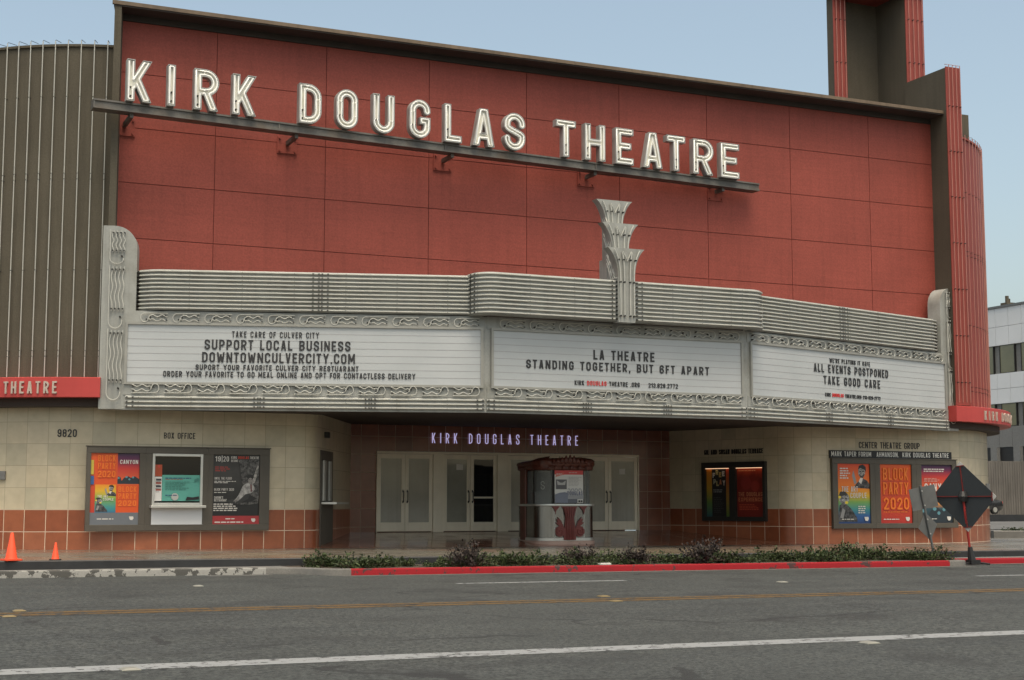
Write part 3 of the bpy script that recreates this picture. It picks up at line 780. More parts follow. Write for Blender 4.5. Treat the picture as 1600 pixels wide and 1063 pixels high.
for px, py in ((205, 196), (463, 222), (707, 245), (930, 268), (1130, 290)):
    p = atL(px, py, PB0, PB1); t = (p - PB0).dot(bu); q = PB0 + bu * t
    mb = MB(); zb = q.z
    mb.box((q.x - .05, q.y, zb - .38), (q.x + .05, YWALL - .06, zb - .26)); o = mb.build('bracket', M['steel'], S)
    mb = MB(); mb.box((q.x - .3, YWALL - .04, zb - .62), (q.x + .3, YWALL - .001, zb - .1))
    for sx in (-.23, .23):
        for sz in (-.55, -.17): mb.tube([(q.x + sx, YWALL - .05, zb + sz), (q.x + sx, YWALL - .1, zb + sz)], .035, 6)
    mb.build('wall_plate', M['red_panel'], o)
LH, LT = 1.17, .185
def channel_letter(ch, t0, t1):
    w = (t1 - t0) / LH; w = LT if ch == 'I' else w
    F = field(ch, w, LT, 110); O = PB0 + bu * (t0 if ch != 'I' else (t0 + t1) / 2 - LT * LH / 2) + bn * .06 + Z * .015
    loops = contours(F, 0, .003)
    P2 = lambda p, d: O + bu * (p[0] * LH) + Z * (p[1] * LH) + bn * d
    D = .16; mb = MB()
    ov, of = fill(loops)
    mb.add([P2(p, D) for p in ov], of, 0)                                      # recessed face
    mb.add([P2(p, 0) for p in ov], [f[::-1] for f in of], 1)
    for l in loops:
        k = len(l); inn = []
        for i in range(k):
            a, c, e = Vector(l[i - 1]), Vector(l[i]), Vector(l[(i + 1) % k]); u = (c - a).normalized(); v = (e - c).normalized(); tt = (u + v)
            tt = tt.normalized() if tt.length > 1e-6 else u
            nn = Vector((-tt.y, tt.x)) / max(.5, tt.dot(v)); inn.append((l[i][0] + nn.x * .016, l[i][1] + nn.y * .016))
        ring = [[P2(p, 0) for p in l], [P2(p, D + .075) for p in l], [P2(p, D + .075) for p in inn], [P2(p, D) for p in inn]]
        for r in range(3): mb.add(ring[r] + ring[r + 1], [(i, (i + 1) % k, k + (i + 1) % k, k + i) for i in range(k)], 1)
    L = mb.build('letter', [M['letter_face'], M['letter_side']], S)
    tb = MB()
    for l in contours(F, -.044, .003):
        pts = [P2(p, D + .06) for p in l]
        tb.tube(pts, .026, 6, 0, closed=True)
    tb.build('neon_tube', M['neon'], L, smooth=True, ang=60)
    tb = MB()
    for q in range(2):
        p = loops[0][0]; xx = (t0 + t1) / 2 - t0
    for (a, c) in ((LT / 2, .12), (LT / 2, .33)):
        if ch in 'KIRDUGLHETO': 
            p = P2((a if ch != 'T' else w / 2, c), D); tb.tube([p, p + bn * .07], .026, 6)
    if tb.v: tb.build('tube_socket', M['socket'], L)
for ch, x0, x1, y in [('K', 196, 236, 158), ('I', 258, 274, 163), ('R', 301, 340, 170), ('K', 361, 399, 177), ('D', 465, 500, 192), ('O', 523, 557, 198), ('U', 580, 614, 206), ('G', 637, 670, 214),
                      ('L', 692, 719, 222), ('A', 735, 771, 229), ('S', 785, 818, 233), ('T', 866, 897, 244), ('H', 911, 943, 250), ('E', 959, 987, 255), ('A', 1001, 1033, 261), ('T', 1039, 1068, 265), ('R', 1080, 1112, 271), ('E', 1123, 1152, 277)]:
    t0, t1 = [(atL(x, y, PB0 + bn * .16, PB1 + bn * .16) - PB0).dot(bu) for x in (x0, x1)]
    channel_letter(ch, t0, t1)

# ------------------------------------------------------------------ the marquee: three faces, message boards, louvres, neon scrolls
A, B, C_, D_ = Vector((6.75, 41.2, 0)), Vector((16.29, 38.43, 0)), Vector((24.9, 38.43, 0)), Vector((35.17, 41.45, 0))
MQ = thing('marquee', 'three sided grey neon marquee with white message boards above the entrance', 'marquee', (20.6, 41, 4.1))
secs = []
for P, Q in ((A, B), (B, C_), (C_, D_)):
    u = (Q - P).normalized(); secs.append((P, Q, u, Vector((u.y, -u.x, 0)), (Q - P).length))
path = [tuple(p.xy) for p in (A, B, C_, D_)]
mb = MB(); ins = [(A.x + .1, A.y + .15), (B.x + .05, B.y + .15), (C_.x - .05, C_.y + .15), (D_.x - .1, D_.y + .15), (D_.x - .1, YWALL - .01), (A.x + .1, YWALL - .01)]
mb.prism(ins, Vector((0, 0, 4.16)), X1, Vector((0, 1, 0)), Z, 3.7, 0, back=True); mb.build('canopy_body', M['soffit'], MQ)
mb = MB(); mb.sweep(path, [(-.14, 4.13), (-.02, 4.1), (.02, 4.1), (.03, 4.14), (0, 4.15), (0, 6.8), (-.14, 6.8)]); mb.build('facing_panel', M['marquee'], MQ)
def sp(k, t, z, o=0): P, Q, u, n, L = secs[k]; return Vector((P.x, P.y, z)) + u * t + n * o
def stp(k, x, y): P, Q, u, n, L = secs[k]; p = atL(x, y, P, Q); return (p - P).dot(u), p.z
# louvred bands: stepped ridges, a neon tube in front of each
def louvre(pth, z0, z1, n, off, name):
    mb = MB(); h = (z1 - z0) / n; prof = [(off - .3, z0)]
    for i in range(n):
        z = z0 + h * i
        prof += [(off, z + .004), (off + .018, z + h * .25), (off + .024, z + h * .5), (off + .018, z + h * .75), (off, z + h - .004)]
    prof += [(off - .3, z1)]
    mb.sweep(pth, prof, close_ends=True); o = mb.build(name, M['marquee'], MQ, smooth=True, ang=50)
    return o
def off_path(pth, o):
    mb = MB(); mb.sweep(pth, [(o, 0), (o, 1)]); return [Vector(v) for v in mb.v[::2]]
def tubes(o, pth, z0, z1, n, off, joints, brk=None):
    h = (z1 - z0) / n; Q = off_path(pth, off + .062)
    arc = [0]
    for i in range(1, len(Q)): arc.append(arc[-1] + (Q[i] - Q[i - 1]).length)
    def at(s):
        for i in range(1, len(Q)):
            if s <= arc[i] + 1e-6: return Q[i - 1].lerp(Q[i], (s - arc[i - 1]) / max(1e-6, arc[i] - arc[i - 1])), (Q[i] - Q[i - 1]).normalized()
        return Q[-1], (Q[-1] - Q[-2]).normalized()
    for r in range(n):
        z = z0 + h * (r + .5); t = MB()
        t.tube([q + Z * z for q in Q], .022, 6)
        for s in joints:
            p, d = at(s); nn = Vector((d.y, -d.x, 0)); p = p + Z * z
            for e in (-.08, .08) if joints[s] > 1 else (0,):
                t.tube([p + d * e - nn * .06, p + d * e + nn * .026], .018 if joints[s] > 1 else .011, 5, 1)
                if joints[s] > 1: t.tube([p + d * (e - .03), p + d * (e + .03)], .0235, 5, 1)
        t.build('neon_tube', [M['tube'], M['socket']], o)
def jts(L, big): return {**{s: 1 for s in [L * q / 7 + .35 for q in range(7)]}, **{s: 2 for s in big}}
ZL0, ZL1 = 6.83, 7.96
(P0, Q0, u0, n0, L0), (P1, Q1, u1, n1, L1), (P2_, Q2, u2, n2, L2) = secs
v2 = lambda p: (p.x, p.y)
# left wing: bends back at its outer end; right wing mirrors it
pl = [v2(P0 + u0 * .32 - n0 * .45), v2(P0 + u0 * .45 - n0 * .2), v2(P0 + u0 * .75 - n0 * .05), v2(P0 + u0 * .95), v2(Q0 - u0 * .08)]
o = louvre(pl, ZL0, ZL1, 10, .06, 'louvre_panel'); tubes(o, pl, ZL0, ZL1, 10, .06, jts(L0, [.25, 5.2, 5.45, L0 - .35]))
pr = [v2(P2_ + u2 * .08), v2(Q2 - u2 * 1.0), v2(Q2 - u2 * .75 - n2 * .05), v2(Q2 - u2 * .5 - n2 * .25), v2(Q2 - u2 * .34 - n2 * .5)]
o = louvre(pr, ZL0, ZL1, 10, .06, 'louvre_panel'); tubes(o, pr, ZL0, ZL1, 10, .06, jts(L2, [.15, 4.5, 4.75, L2 - .4]))
rad = .55; k = 7
pc = [v2(P1 + u1 * -.42 + n1 * -.25)] + [(P1.x - .42 + rad * (1 - math.cos(R(90 * i / k))), P1.y - .0 - rad * math.sin(R(90 * i / k))) for i in range(k + 1)]
XE = Q1.x + .42
pc += [(XE - rad * (1 - math.cos(R(90 * i / k))), Q1.y - rad * math.sin(R(90 * i / k))) for i in range(k, -1, -1)] + [(XE, Q1.y + .25)]
pc[0] = (P1.x - .42, P1.y + .25)
o = louvre(pc, ZL0 - .02, ZL1 + .05, 10, .02, 'louvre_panel')
PLX = atY(976, 450, 37.85).x
# tubes of the centre band stop either side of the plume post
def cut(pth, x0, x1): return [p for p in pth if x0 <= p[0] <= x1]
lc = [p for p in pc if p[0] < PLX - .4] + [(PLX - .36, P1.y - rad)]; rc = [(PLX + .36, P1.y - rad)] + [p for p in pc if p[0] > PLX + .4]
tubes(o, lc, ZL0 - .02, ZL1 + .05, 10, .02, {.45: 2, .65: 1, 2.2: 1, 3.6: 1, 4.8: 1, 6.0: 2, 6.15: 2}); tubes(o, rc, ZL0 - .02, ZL1 + .05, 10, .02, {.1: 2, 1.2: 1, 2.2: 1, 3.2: 1, 3.6: 1})
# lower louvres
ZB0, ZB1 = 4.14, 4.5
for i, (a, c_) in enumerate(((.12, -.03), (.03, -.03), (.03, -.12))):
    P, Q, u, n, L = secs[i]; pp = [v2(P + u * a), v2(Q + u * c_)]
    o = louvre(pp, ZB0, ZB1, 3, .02, 'lower_louvre'); LL = L - abs(a) - abs(c_); tubes(o, pp, ZB0, ZB1, 3, .02, jts(LL, [.12, LL * .36, LL * .37, LL * .67, LL * .68, LL - .12]))
# neon scrolls: a hook, a long straight run and two wavy lines between
def scroll_mb(flipx, flipz, L):
    mb = MB(); r = .014
    def tr(x, z): return ((L - x) if flipx else x, -.075, -z if flipz else z)
    c = (.15, 0)
    hook = [tr(c[0] + .03 + .1 * math.cos(R(a)), c[1] - .02 + .11 * math.sin(R(a))) for a in range(20, -271, -24)]
    hook = [tr(c[0] + .10 * math.cos(R(a)), -.02 + .12 * math.sin(R(a))) for a in range(0, -271, -22)]
    mb.tube(hook + [tr(.3, .105), tr(L - .04, .105)], r, 5)
    wv = lambda x, ph: .028 * math.sin((x - .3) / (L - .4) * 2 * math.pi * 1.6 + ph)
    xs = [.3 + (L - .36) * i / 16 for i in range(17)]
    up = [tr(x, .035 + wv(x, 0)) for x in xs]; lo = [tr(x, -.085 + wv(x, .2)) for x in xs]
    mb.tube(lo[::-1] + [tr(.26, -.05), tr(.26, 0)] + up, r, 5)
    for x, z in ((.2, -.06), (.3, 0), (L - .08, -.08), (L - .1, .05)):
        p = Vector(tr(x, z)); mb.tube([p + Vector((0, .07, 0)), p + Vector((0, -.02, 0))], .02, 5, 1)
    return mb
def place(o, sec, t, z, parent):
    P, Q, u, n, L = secs[sec]; o.location = (0, 0, 0)
    m = Matrix.Translation(sp(sec, t, z, .0)) @ Matrix(((u.x, -n.x, 0, 0), (u.y, -n.y, 0, 0), (0, 0, 1, 0), (0, 0, 0, 1)))
    o.parent = parent; o.matrix_parent_inverse = Matrix.Identity(4); o.matrix_basis = Matrix.Translation(-wloc(parent)) @ m
protos = {}
def scrolls(sec, t0, t1, n, z, flipx, flipz, strip_):
    L = (t1 - t0) / n; key = (round(L * .95, 3), flipx, flipz)
    for i in range(n):
        if key not in protos: o = protos[key] = scroll_mb(flipx, flipz, L * .95).build('neon_scroll', [M['tube'], M['socket']])
        else: o = protos[key].copy(); COL.objects.link(o)
        m = strip_; P, Q, u, n_, LL = secs[sec]
        o.parent = m; o.matrix_parent_inverse = Matrix.Identity(4)
        mt = Matrix.Translation(sp(sec, t0 + L * i + .02, z, .0)) @ Matrix(((u.x, -n_.x, 0, 0), (u.y, -n_.y, 0, 0), (0, 0, 1, 0), (0, 0, 0, 1)))
        o.matrix_basis = Matrix.Translation(-Vector(MQ.location)).inverted() @ Matrix.Translation(-Vector(MQ.location)) @ mt
def strip_panel(sec, a, b_, z0, z1, name='ornament_strip'):
    mb = MB(); P, Q, u, n, L = secs[sec]
    mb.obox(sp(sec, (a + b_) / 2, (z0 + z1) / 2, .008), u, n, Z, (b_ - a) / 2, .012, (z1 - z0) / 2); return mb.build(name, M['marquee'], MQ)
ZU0, ZU1, ZW0, ZW1 = 6.46, 6.81, 4.51, 4.83
for sec, spec_u, spec_l in ((0, [(.40, L0 - .1, 11, False)], [(.2, L0 - .1, 11, True)]),
                            (1, [(.35, 5.0, 5, False), (5.0, L1 - .2, 4, True)], [(.2, 5.0, 5, True), (5.0, L1 - .15, 4, False)]),
                            (2, [(.15, L2 - .3, 11, True)], [(.1, L2 - .25, 11, False)])):
    s1 = strip_panel(sec, .05, secs[sec][4] - .05, ZU0, ZU1); s2 = strip_panel(sec, .05, secs[sec][4] - .05, ZW0, ZW1)
    for a, c_, n, fx in spec_u: scrolls(sec, a, c_, n, (ZU0 + ZU1) / 2, fx, False, s1)
    for a, c_, n, fx in spec_l: scrolls(sec, a, c_, n, (ZW0 + ZW1) / 2, fx, True, s2)
# message boards
ZM0, ZM1 = 4.86, 6.43
def board(sec, x0, x1, lines):
    P, Q, u, n, L = secs[sec]; t0 = stp(sec, x0, 560)[0]; t1 = stp(sec, x1, 580)[0]
    mb = MB(); cx = lambda a, c_, z0, z1, o0, o1, m=0: mb.obox(sp(sec, (a + c_) / 2, (z0 + z1) / 2, (o0 + o1) / 2), u, n, Z, (c_ - a) / 2, (o1 - o0) / 2, (z1 - z0) / 2, m)
    cx(t0, t1, ZM0, ZM1, .005, .03); o = mb.build('message_board', M['acrylic'], MQ)
    mb = MB(); w = .07
    cx(t0 - w, t0, ZM0 - w, ZM1 + w, 0, .075); cx(t1, t1 + w, ZM0 - w, ZM1 + w, 0, .075); cx(t0, t1, ZM1, ZM1 + w, 0, .075); cx(t0, t1, ZM0 - w, ZM0, 0, .075)
    mb.build('board_frame', M['frame'], o)
    mb = MB()
    for q in range(1, 8):
        z = ZM0 + (ZM1 - ZM0) * q / 8; cx(t0, t1, z - .009, z + .009, .03, .033)
    mb.build('letter_rail', M['rail'], o)
    for s, a, c_, yt, yb, *red in lines:
        ta, za = stp(sec, a, yb); tc = stp(sec, c_, yb)[0]; H = stp(sec, a, yt)[1] - za
        mi = None
        if red: i = s.index('DOUGLAS'); mi = [1 if i <= q < i + 7 else 0 for q in range(len(s))]
        tb = MB(); text(tb, s, sp(sec, ta, za, .037), u, n, H, tc - ta, .012, t=.37 if H > .3 else .30, mi=mi, wmax=.60)
        tb.build('lettering', [M['black_letter'], M['red_letter']], o)
    return o
board(0, 199, 751, [('TAKE CARE OF CULVER CITY', 362.5, 498.6, 518, 527.3), ('SUPPORT LOCAL BUSINESS', 319.5, 547.6, 530.6, 546.5), ('DOWNTOWNCULVERCITY.COM', 315.7, 554.5, 550.3, 566.3),
                    ('SUPORT YOUR FAVORITE CULVER CITY RESTUARANT', 305.5, 560, 569.6, 578.2), ('ORDER YOUR FAVORITE TO GO MEAL ONLINE AND OPT FOR CONTACTLESS DELIVERY', 255, 649, 579.8, 588.8)])
board(1, 770, 1157, [('LA THEATRE', 926.3, 1021.5, 547, 562), ('STANDING TOGETHER, BUT 6FT APART', 821.3, 1106.7, 561.8, 575.6), ('KIRK DOUGLAS THEATRE .ORG    213.628.2772', 897, 1058, 594.5, 601.8, 1)])
board(2, 1173, 1474, [("WE'RE PLAYING IT SAFE", 1294.8, 1357.6, 559.8, 566.8), ('ALL EVENTS POSTPONED', 1270, 1386, 567.8, 580.8), ('TAKE GOOD CARE', 1285.5, 1373.5, 587, 600.5), ('KIRK DOUGLAS THEATRE.ORG 213-628-2772', 1288, 1374, 613.8, 619.5, 1)])
# end pilasters with a quarter-round head
def wavy_mb(h, hook_only=False):
    mb = MB(); r = .016; tr = lambda x, z: (x, -.07, z)
    mb.tube([tr(-.19, h), tr(-.19, .2)] + [tr(-.01 + .18 * math.cos(R(a)), .2 + .19 * math.sin(R(a))) for a in range(180, 395, 24)], r, 5)
    n = 18
    for q in range(4):
        x0 = -.12 + q * .1
        mb.tube([tr(x0 + .022 * math.sin(i / n * 2 * math.pi * 2.3), .48 + (h - .52) * i / n) for i in range(n + 1)], r, 5)
        for z in (.55, h - .12): mb.tube([(x0, 0, z), (x0, -.1, z)], .026, 5, 1)
    mb.tube([(.12, 0, .33), (.12, -.1, .33)], .028, 5, 1)
    return mb
def pilaster(base, u, n, flip, width, depth, top):
    O = base.copy(); O.z = 0; zb_, zt = 4.12, top; hh = .62
    pts = [(0, zb_), (width, zb_)] + [(width - hh + hh * math.cos(R(a)) , zt - hh + hh * math.sin(R(a))) for a in range(0, 91, 10)] + [(0, zt)]
    if flip: pts = [(width - x, z) for x, z in pts][::-1]
    mb = MB(); mb.prism(pts, O - n * depth, u, Z, n, depth, back=True); o = mb.build('pilaster', M['marquee'], MQ, smooth=True, ang=30)
    hts = [(4.35, 1.95), (6.3, 1.75), (8.08, top - 8.08 - .12)]
    for z0, h in hts:
        sz = 1.0 if h > 1.5 else h / 1.4
        w = wavy_mb(max(h, 1.4)).build('neon_scroll', [M['tube'], M['socket']])
        w.parent = o; w.matrix_parent_inverse = Matrix.Identity(4)
        c = O + u * (width * (.43 if not flip else .55)) + Z * z0 + n * .002
        w.matrix_basis = Matrix(((u.x, -n.x, 0, c.x), (u.y, -n.y, 0, c.y), (0, 0, sz, c.z), (0, 0, 0, 1)))
        w.matrix_parent_inverse = Matrix.Identity(4)
TOPZ = 9.15
pA = atL(158, 637, A, B)
pilaster(P0 - u0 * .60 - n0 * .015, u0, n0, False, .92, .5, TOPZ)
pilaster(Q2 - u2 * .32 - n2 * .015, u2, n2, True, .92, .5, TOPZ)

# the plume: three fan-shaped leaves one behind another on a post
PY = 37.72
zt = [atY(975, y, PY).z for y in (388,)][0]
mb = MB(); mb.box((PLX - .24, PY + .1, ZL0 - .05), (PLX + .24, PY + .4, zt - .5)); mb.box((PLX - .24, PY + .3, ZL1 + .05), (PLX + .24, PY + 1.25, zt - .2))
pm = mb.build('plume_post', M['marquee'], MQ)
def fan(y, zbase, ztop, hw, fw, th, tubes_=True):
    n = 12; fh = .95
    right = [(hw + (fw - hw) * (1 - math.cos(R(90 * i / n))) ** 1.0, ztop - fh + fh * math.sin(R(90 * i / n)) ** 1.0) for i in range(n + 1)]
    right = [(hw + (fw - hw) * (i / n) ** 2.4, ztop - fh + fh * (1 - (1 - i / n) ** 1.15)) for i in range(n + 1)]
    pts = [(-hw, zbase), (hw, zbase)] + right + [(-x, z) for x, z in right[::-1]]
    mb = MB(); mb.prism(pts, Vector((PLX, y + th, 0)), X1, Z, NF, th, back=True); o = mb.build('plume_leaf', M['marquee'], MQ, smooth=True, ang=30)
    yb = y - .045
    def curve(f, d):
        return [(PLX + s_ * x * f, yb, z) for x, z in ([(hw, zbase + .12)] + right[:-2])] if True else None
    for sgn in (-1, 1):
        for f in (.80, .34):
            t = MB(); kk = right[:-1] if f > .5 else right[:-2]
            t.tube([(PLX + sgn * hw * f, yb, zbase + .15)] + [(PLX + sgn * (hw * f + (x - hw) * (f * .95)), yb, z) for x, z in kk], .02, 6)
            for z in (zbase + .18, ztop - 1.0, ztop - .35): t.tube([(PLX + sgn * hw * f * (1.25 if z > ztop - .5 else 1), y, z), (PLX + sgn * hw * f * (1.25 if z > ztop - .5 else 1), yb - .03, z)], .028, 5, 1)
            t.build('neon_tube', [M['tube'], M['socket']], o)
    t = MB(); t.tube([(PLX - .14, yb, ztop - .1), (PLX, yb, ztop - .38), (PLX + .14, yb, ztop - .1)], .02, 6); t.build('neon_tube', M['tube'], o)
    return o
fan(PY, ZL0 - .06, zt, .275, .60, .30)
fan(PY + .36, zt - 1.2, zt + .80, .265, .60, .30)
fan(PY + .72, zt - 1.2, zt + 1.55, .265, .60, .30)
for k in range(3):                  # curved tubes on the flank of the post
    zz = zt + .78 * k
    for q in range(3):
        mb = MB(); mb.tube([(PLX - .29, PY + .06 + .36 * k * .5 + .10 * q + (.62 - .10 * q) * t_ ** 2, max(ZL1 + .1, zz - .12 - 1.45 * (1 - t_) - q * .12)) for t_ in [i / 10 for i in range(11)]], .016, 5)
        mb.build('neon_tube', M['tube'], pm)

# ------------------------------------------------------------------ wall lettering and entrance sign
def wall_text(name, label, cat, s, x0, x1, yt, yb, Y, m, w=None, t=.27, depth=.014, group=None):
    a = atY(x0, yb, Y); c = atY(x1, yb, Y); H = atY(x0, yt, Y).z - a.z
    mb = MB(); text(mb, s, a, X1, NF, H, c.x - a.x, depth, w=w, t=t, wmax=.6); return tag(mb.build(name, m), label, cat, group)
def curve_text(name, label, cat, s, x0, x1, yt, yb, m):
    a = atY(x0, yb, YL + .1); c = atY(x1, yb, YL + .1); H = atY(x0, yt, YL + .1).z - a.z
    th0 = math.asin(max(-1, (a.x - DLX) / 6.97))
    mb = MB()
    def bend(q, z, d):
        th = th0 + q / 6.96; r = 6.955 + d
        return Vector((DLX + r * math.sin(th), 48.95 - r * math.cos(th), a.z + z))
    text(mb, s, None, None, None, H, c.x - a.x, .014, bend=bend, wmax=.6); return tag(mb.build(name, m), label, cat)
curve_text('house_number', 'black street number 9820 on the cream tiles under the left red band', 'house number', '9820', 93, 124, 669.5, 682, M['black_letter'])
wall_text('wall_lettering', 'black BOX OFFICE lettering on cream tiles above the ticket window case', 'lettering', 'BOX OFFICE', 256, 305, 676, 685.5, YL - .002, M['black_letter'])
wall_text('wall_lettering', 'thin black three word lettering on cream tiles above the black name board', 'lettering', 'CENTER THEATRE GROUP', 1342, 1437, 690.5, 700.5, YL - .002, M['black_letter'])
a = atY(1295, 715.5, YL); c = atY(1485, 702.5, YL)
mb = MB(); mb.box((a.x, YL - .05, a.z), (c.x, YL - .001, 3.385)); nb = mb.build('name_board', M['black'])
tag(nb, 'long black board with white theatre names above three posters', 'sign')
for s, x0, x1 in (('MARK TAPER FORUM', 1299, 1361), ('AHMANSON.', 1369.5, 1404), ('KIRK DOUGLAS THEATRE', 1410, 1482)):
    p = atY(x0, 710, YL - .05).x; q = atY(x1, 710, YL - .05).x
    tb = MB(); text(tb, s, Vector((p, YL - .05, a.z + .055)), X1, NF, .165, q - p, .006, t=.26); tb.build('lettering', M['white_letter'], nb)
glow = emis('glow_letter', (.66, .60, 1.0), .22, (.6, .58, .75))
en = wall_text('entrance_lettering', 'glowing lilac white letters on shaded tiles above the entrance doors', 'sign', 'KIRK DOUGLAS THEATRE', 675, 903, 676.5, 692.5, YD - .06, glow, w=.36, t=.085, depth=.012)

# ------------------------------------------------------------------ poster cases
def grad(name, stops, rough=.35, axis=2, n=0):
    m, nt, b = nodes(name); sp_ = nt.nodes.new('ShaderNodeSeparateXYZ'); lk(nt, coord(nt, 'UV'), sp_.inputs[0])
    f = sp_.outputs[1]
    if n: f = mth(nt, 'ADD', f, mth(nt, 'MULTIPLY', mth(nt, 'SUBTRACT', nz(nt, n, 4, coord(nt, 'UV')), .5), .3))
    c = ramp(nt, f, stops)
    lk(nt, c, b.inputs['Base Color']); b.inputs['Roughness'].default_value = rough; return m
flat = {}
def fm(col):
    if col not in flat: flat[col] = mat('ink', col, .4, var=.04, vs=6)
    return flat[col]
RED, ORA, YEL, INK, WHI, GRY, NAV, TEA = (.55, .045, .02), (.72, .17, .02), (.70, .55, .05), (.012, .012, .014), (.62, .6, .56), (.25, .25, .25), (.02, .05, .15), (.10, .36, .30)
def print_mat(lo, hi, sc):
    m, nt, b = nodes('ink_photo'); f = nz(nt, sc, 5, coord(nt), .7)
    lk(nt, ramp(nt, f, [(.40, lo), (.60, hi)]), b.inputs['Base Color']); b.inputs['Roughness'].default_value = .4; return m
PFACE, PCOAT, PMASK, PSHIRT, PROCK = print_mat((.10, .095, .09), (.42, .40, .37), 14), print_mat((.008, .008, .009), (.10, .10, .105), 9), print_mat((.03, .03, .035), (.42, .42, .41), 11), print_mat((.20, .195, .19), (.46, .45, .43), 8), print_mat((.008, .008, .008), (.13, .125, .12), 10)
class Poster:
    """flat printed sheet: shapes and words in its own 0..1 frame"""
    def __init__(s, O, u, n, w, h, m, parent, name='poster', label=None):
        s.O, s.u, s.n, s.w, s.h = O, u, n, w, h; s.k = 0; s.mb = MB(); s.mats = []; s.tb = MB(); s.tm = []
        mb = MB(); P = [O, O + u * w, O + u * w + Z * h, O + Z * h]; Q = [p + n * .006 for p in P]
        mb.add(Q, [(0, 1, 2, 3)], 0, [[(0, 0), (1, 0), (1, 1), (0, 1)]])
        for i in range(4): mb.add([P[i], P[(i + 1) % 4], Q[(i + 1) % 4], Q[i]], [(0, 1, 2, 3)])
        s.o = mb.build(name, m, parent)
        if label: s.o['label'] = label
    def mi(s, L, m):
        if m not in L: L.append(m)
        return L.index(m)
    def poly(s, pts, col):
        m = s.mi(s.mats, fm(col) if isinstance(col, tuple) else col); s.k += 1; d = .007 + .0006 * s.k
        P = [s.O + s.u * (x * s.w) + Z * (y * s.h) + s.n * d for x, y in pts]
        ov, of = fill([pts]); s.mb.add([s.O + s.u * (p.x * s.w) + Z * (p.y * s.h) + s.n * d for p in ov], of, m, [[(ov[i].x, ov[i].y) for i in f] for f in of])
    def rect(s, x0, y0, x1, y1, col): s.poly([(x0, y0), (x1, y0), (x1, y1), (x0, y1)], col)
    def oval(s, x, y, rx, ry, col, n=14): s.poly([(x + rx * math.cos(2 * math.pi * i / n), y + ry * math.sin(2 * math.pi * i / n)) for i in range(n)], col)
    def txt(s, t, x0, x1, y0, y1, col, w=.5, th=.18):
        m = s.mi(s.tm, fm(col)); text(s.tb, t, s.O + s.u * (x0 * s.w) + Z * (y0 * s.h) + s.n * .03, s.u, s.n, (y1 - y0) * s.h, (x1 - x0) * s.w, .002, m=m, N=44, t=.29)
    def fine(s, x0, x1, y0, y1, n, col):
        """lines of print too small to read"""
        rnd = random.Random(int(x0 * 97 + y0 * 991) + n); h = (y1 - y0) / n
        for i in range(n):
            x = x0; xe = x0 + (x1 - x0) * rnd.uniform(.65, 1)
            while x < xe - .02:
                q = min(xe, x + rnd.uniform(.04, .12)); s.rect(x, y0 + h * i, q, y0 + h * (i + .5), col); x = q + .018
    def done(s):
        if s.mb.v: s.mb.build('artwork', s.mats, s.o)
        if s.tb.v: s.tb.build('lettering', s.tm, s.o)
g_art = grad('ink_rainbow', [(0, (.02, .05, .16)), (.13, (.03, .10, .28)), (.24, (.05, .25, .25)), (.36, (.16, .34, .08)), (.47, (.62, .38, .03)), (.6, (.72, .19, .02)), (1, (.60, .06, .02))])
g_can = grad('ink_sunset', [(0, (.015, .02, .03)), (.25, (.03, .07, .09)), (.34, (.62, .26, .06)), (.55, (.62, .13, .04)), (.78, (.50, .04, .03)), (.92, (.10, .02, .07)), (1, (.03, .015, .05))])
g_blk = grad('ink_brick', [(0, (.40, .03, .025)), (.2, (.46, .045, .02)), (1, (.62, .09, .015))], n=6)
g_dim = grad('ink_red_lamplit', [(0, (.17, .014, .010)), (.8, (.22, .020, .012)), (.93, (.45, .05, .02)), (1, (.55, .08, .03))], n=4)  # brighter top: light falling from the case lamp is painted into the red
g_mural = grad('ink_mural', [(0, (.40, .03, .025)), (1, (.66, .10, .02))], n=5)
g_night = grad('ink_night', [(0, (.012, .012, .013)), (.4, (.02, .02, .02)), (.75, (.05, .048, .046)), (1, (.022, .022, .022))], n=9)
def art_block(p, x0, y0, x1, y1, bg=None, foot=True):
    X = lambda a: x0 + (x1 - x0) * a; Yy = lambda a: y0 + (y1 - y0) * a
    if bg: p.rect(x0, y0, x1, y1, bg)
    for i, t in enumerate(('BLOCK', 'PARTY', '2020')):
        a = .735 - i * .245
        if i == 2: a -= .015
        p.rect(X(.09), Yy(a - .03), X(.91), Yy(a - .022), (.35, .03, .02))
        p.txt(t, X(.10), X(.90), Yy(a), Yy(a + .205), ORA, .46, .15)
    if foot: p.fine(X(.1), X(.9), Yy(.185), Yy(.21), 1, ORA); p.fine(X(.1), X(.6), Yy(.06), Yy(.09), 1, WHI); logo(p, X(.86), Yy(.07), .05 * (x1 - x0) * 1.4)
def logo(p, x, y, r):
    p.poly([(x - r, y + r * .5), (x + r * .7, y + r * .5), (x + r * .9, y), (x + r * .4, y - r * .5), (x - r * .5, y - r * .45), (x - r * .9, y)], WHI)
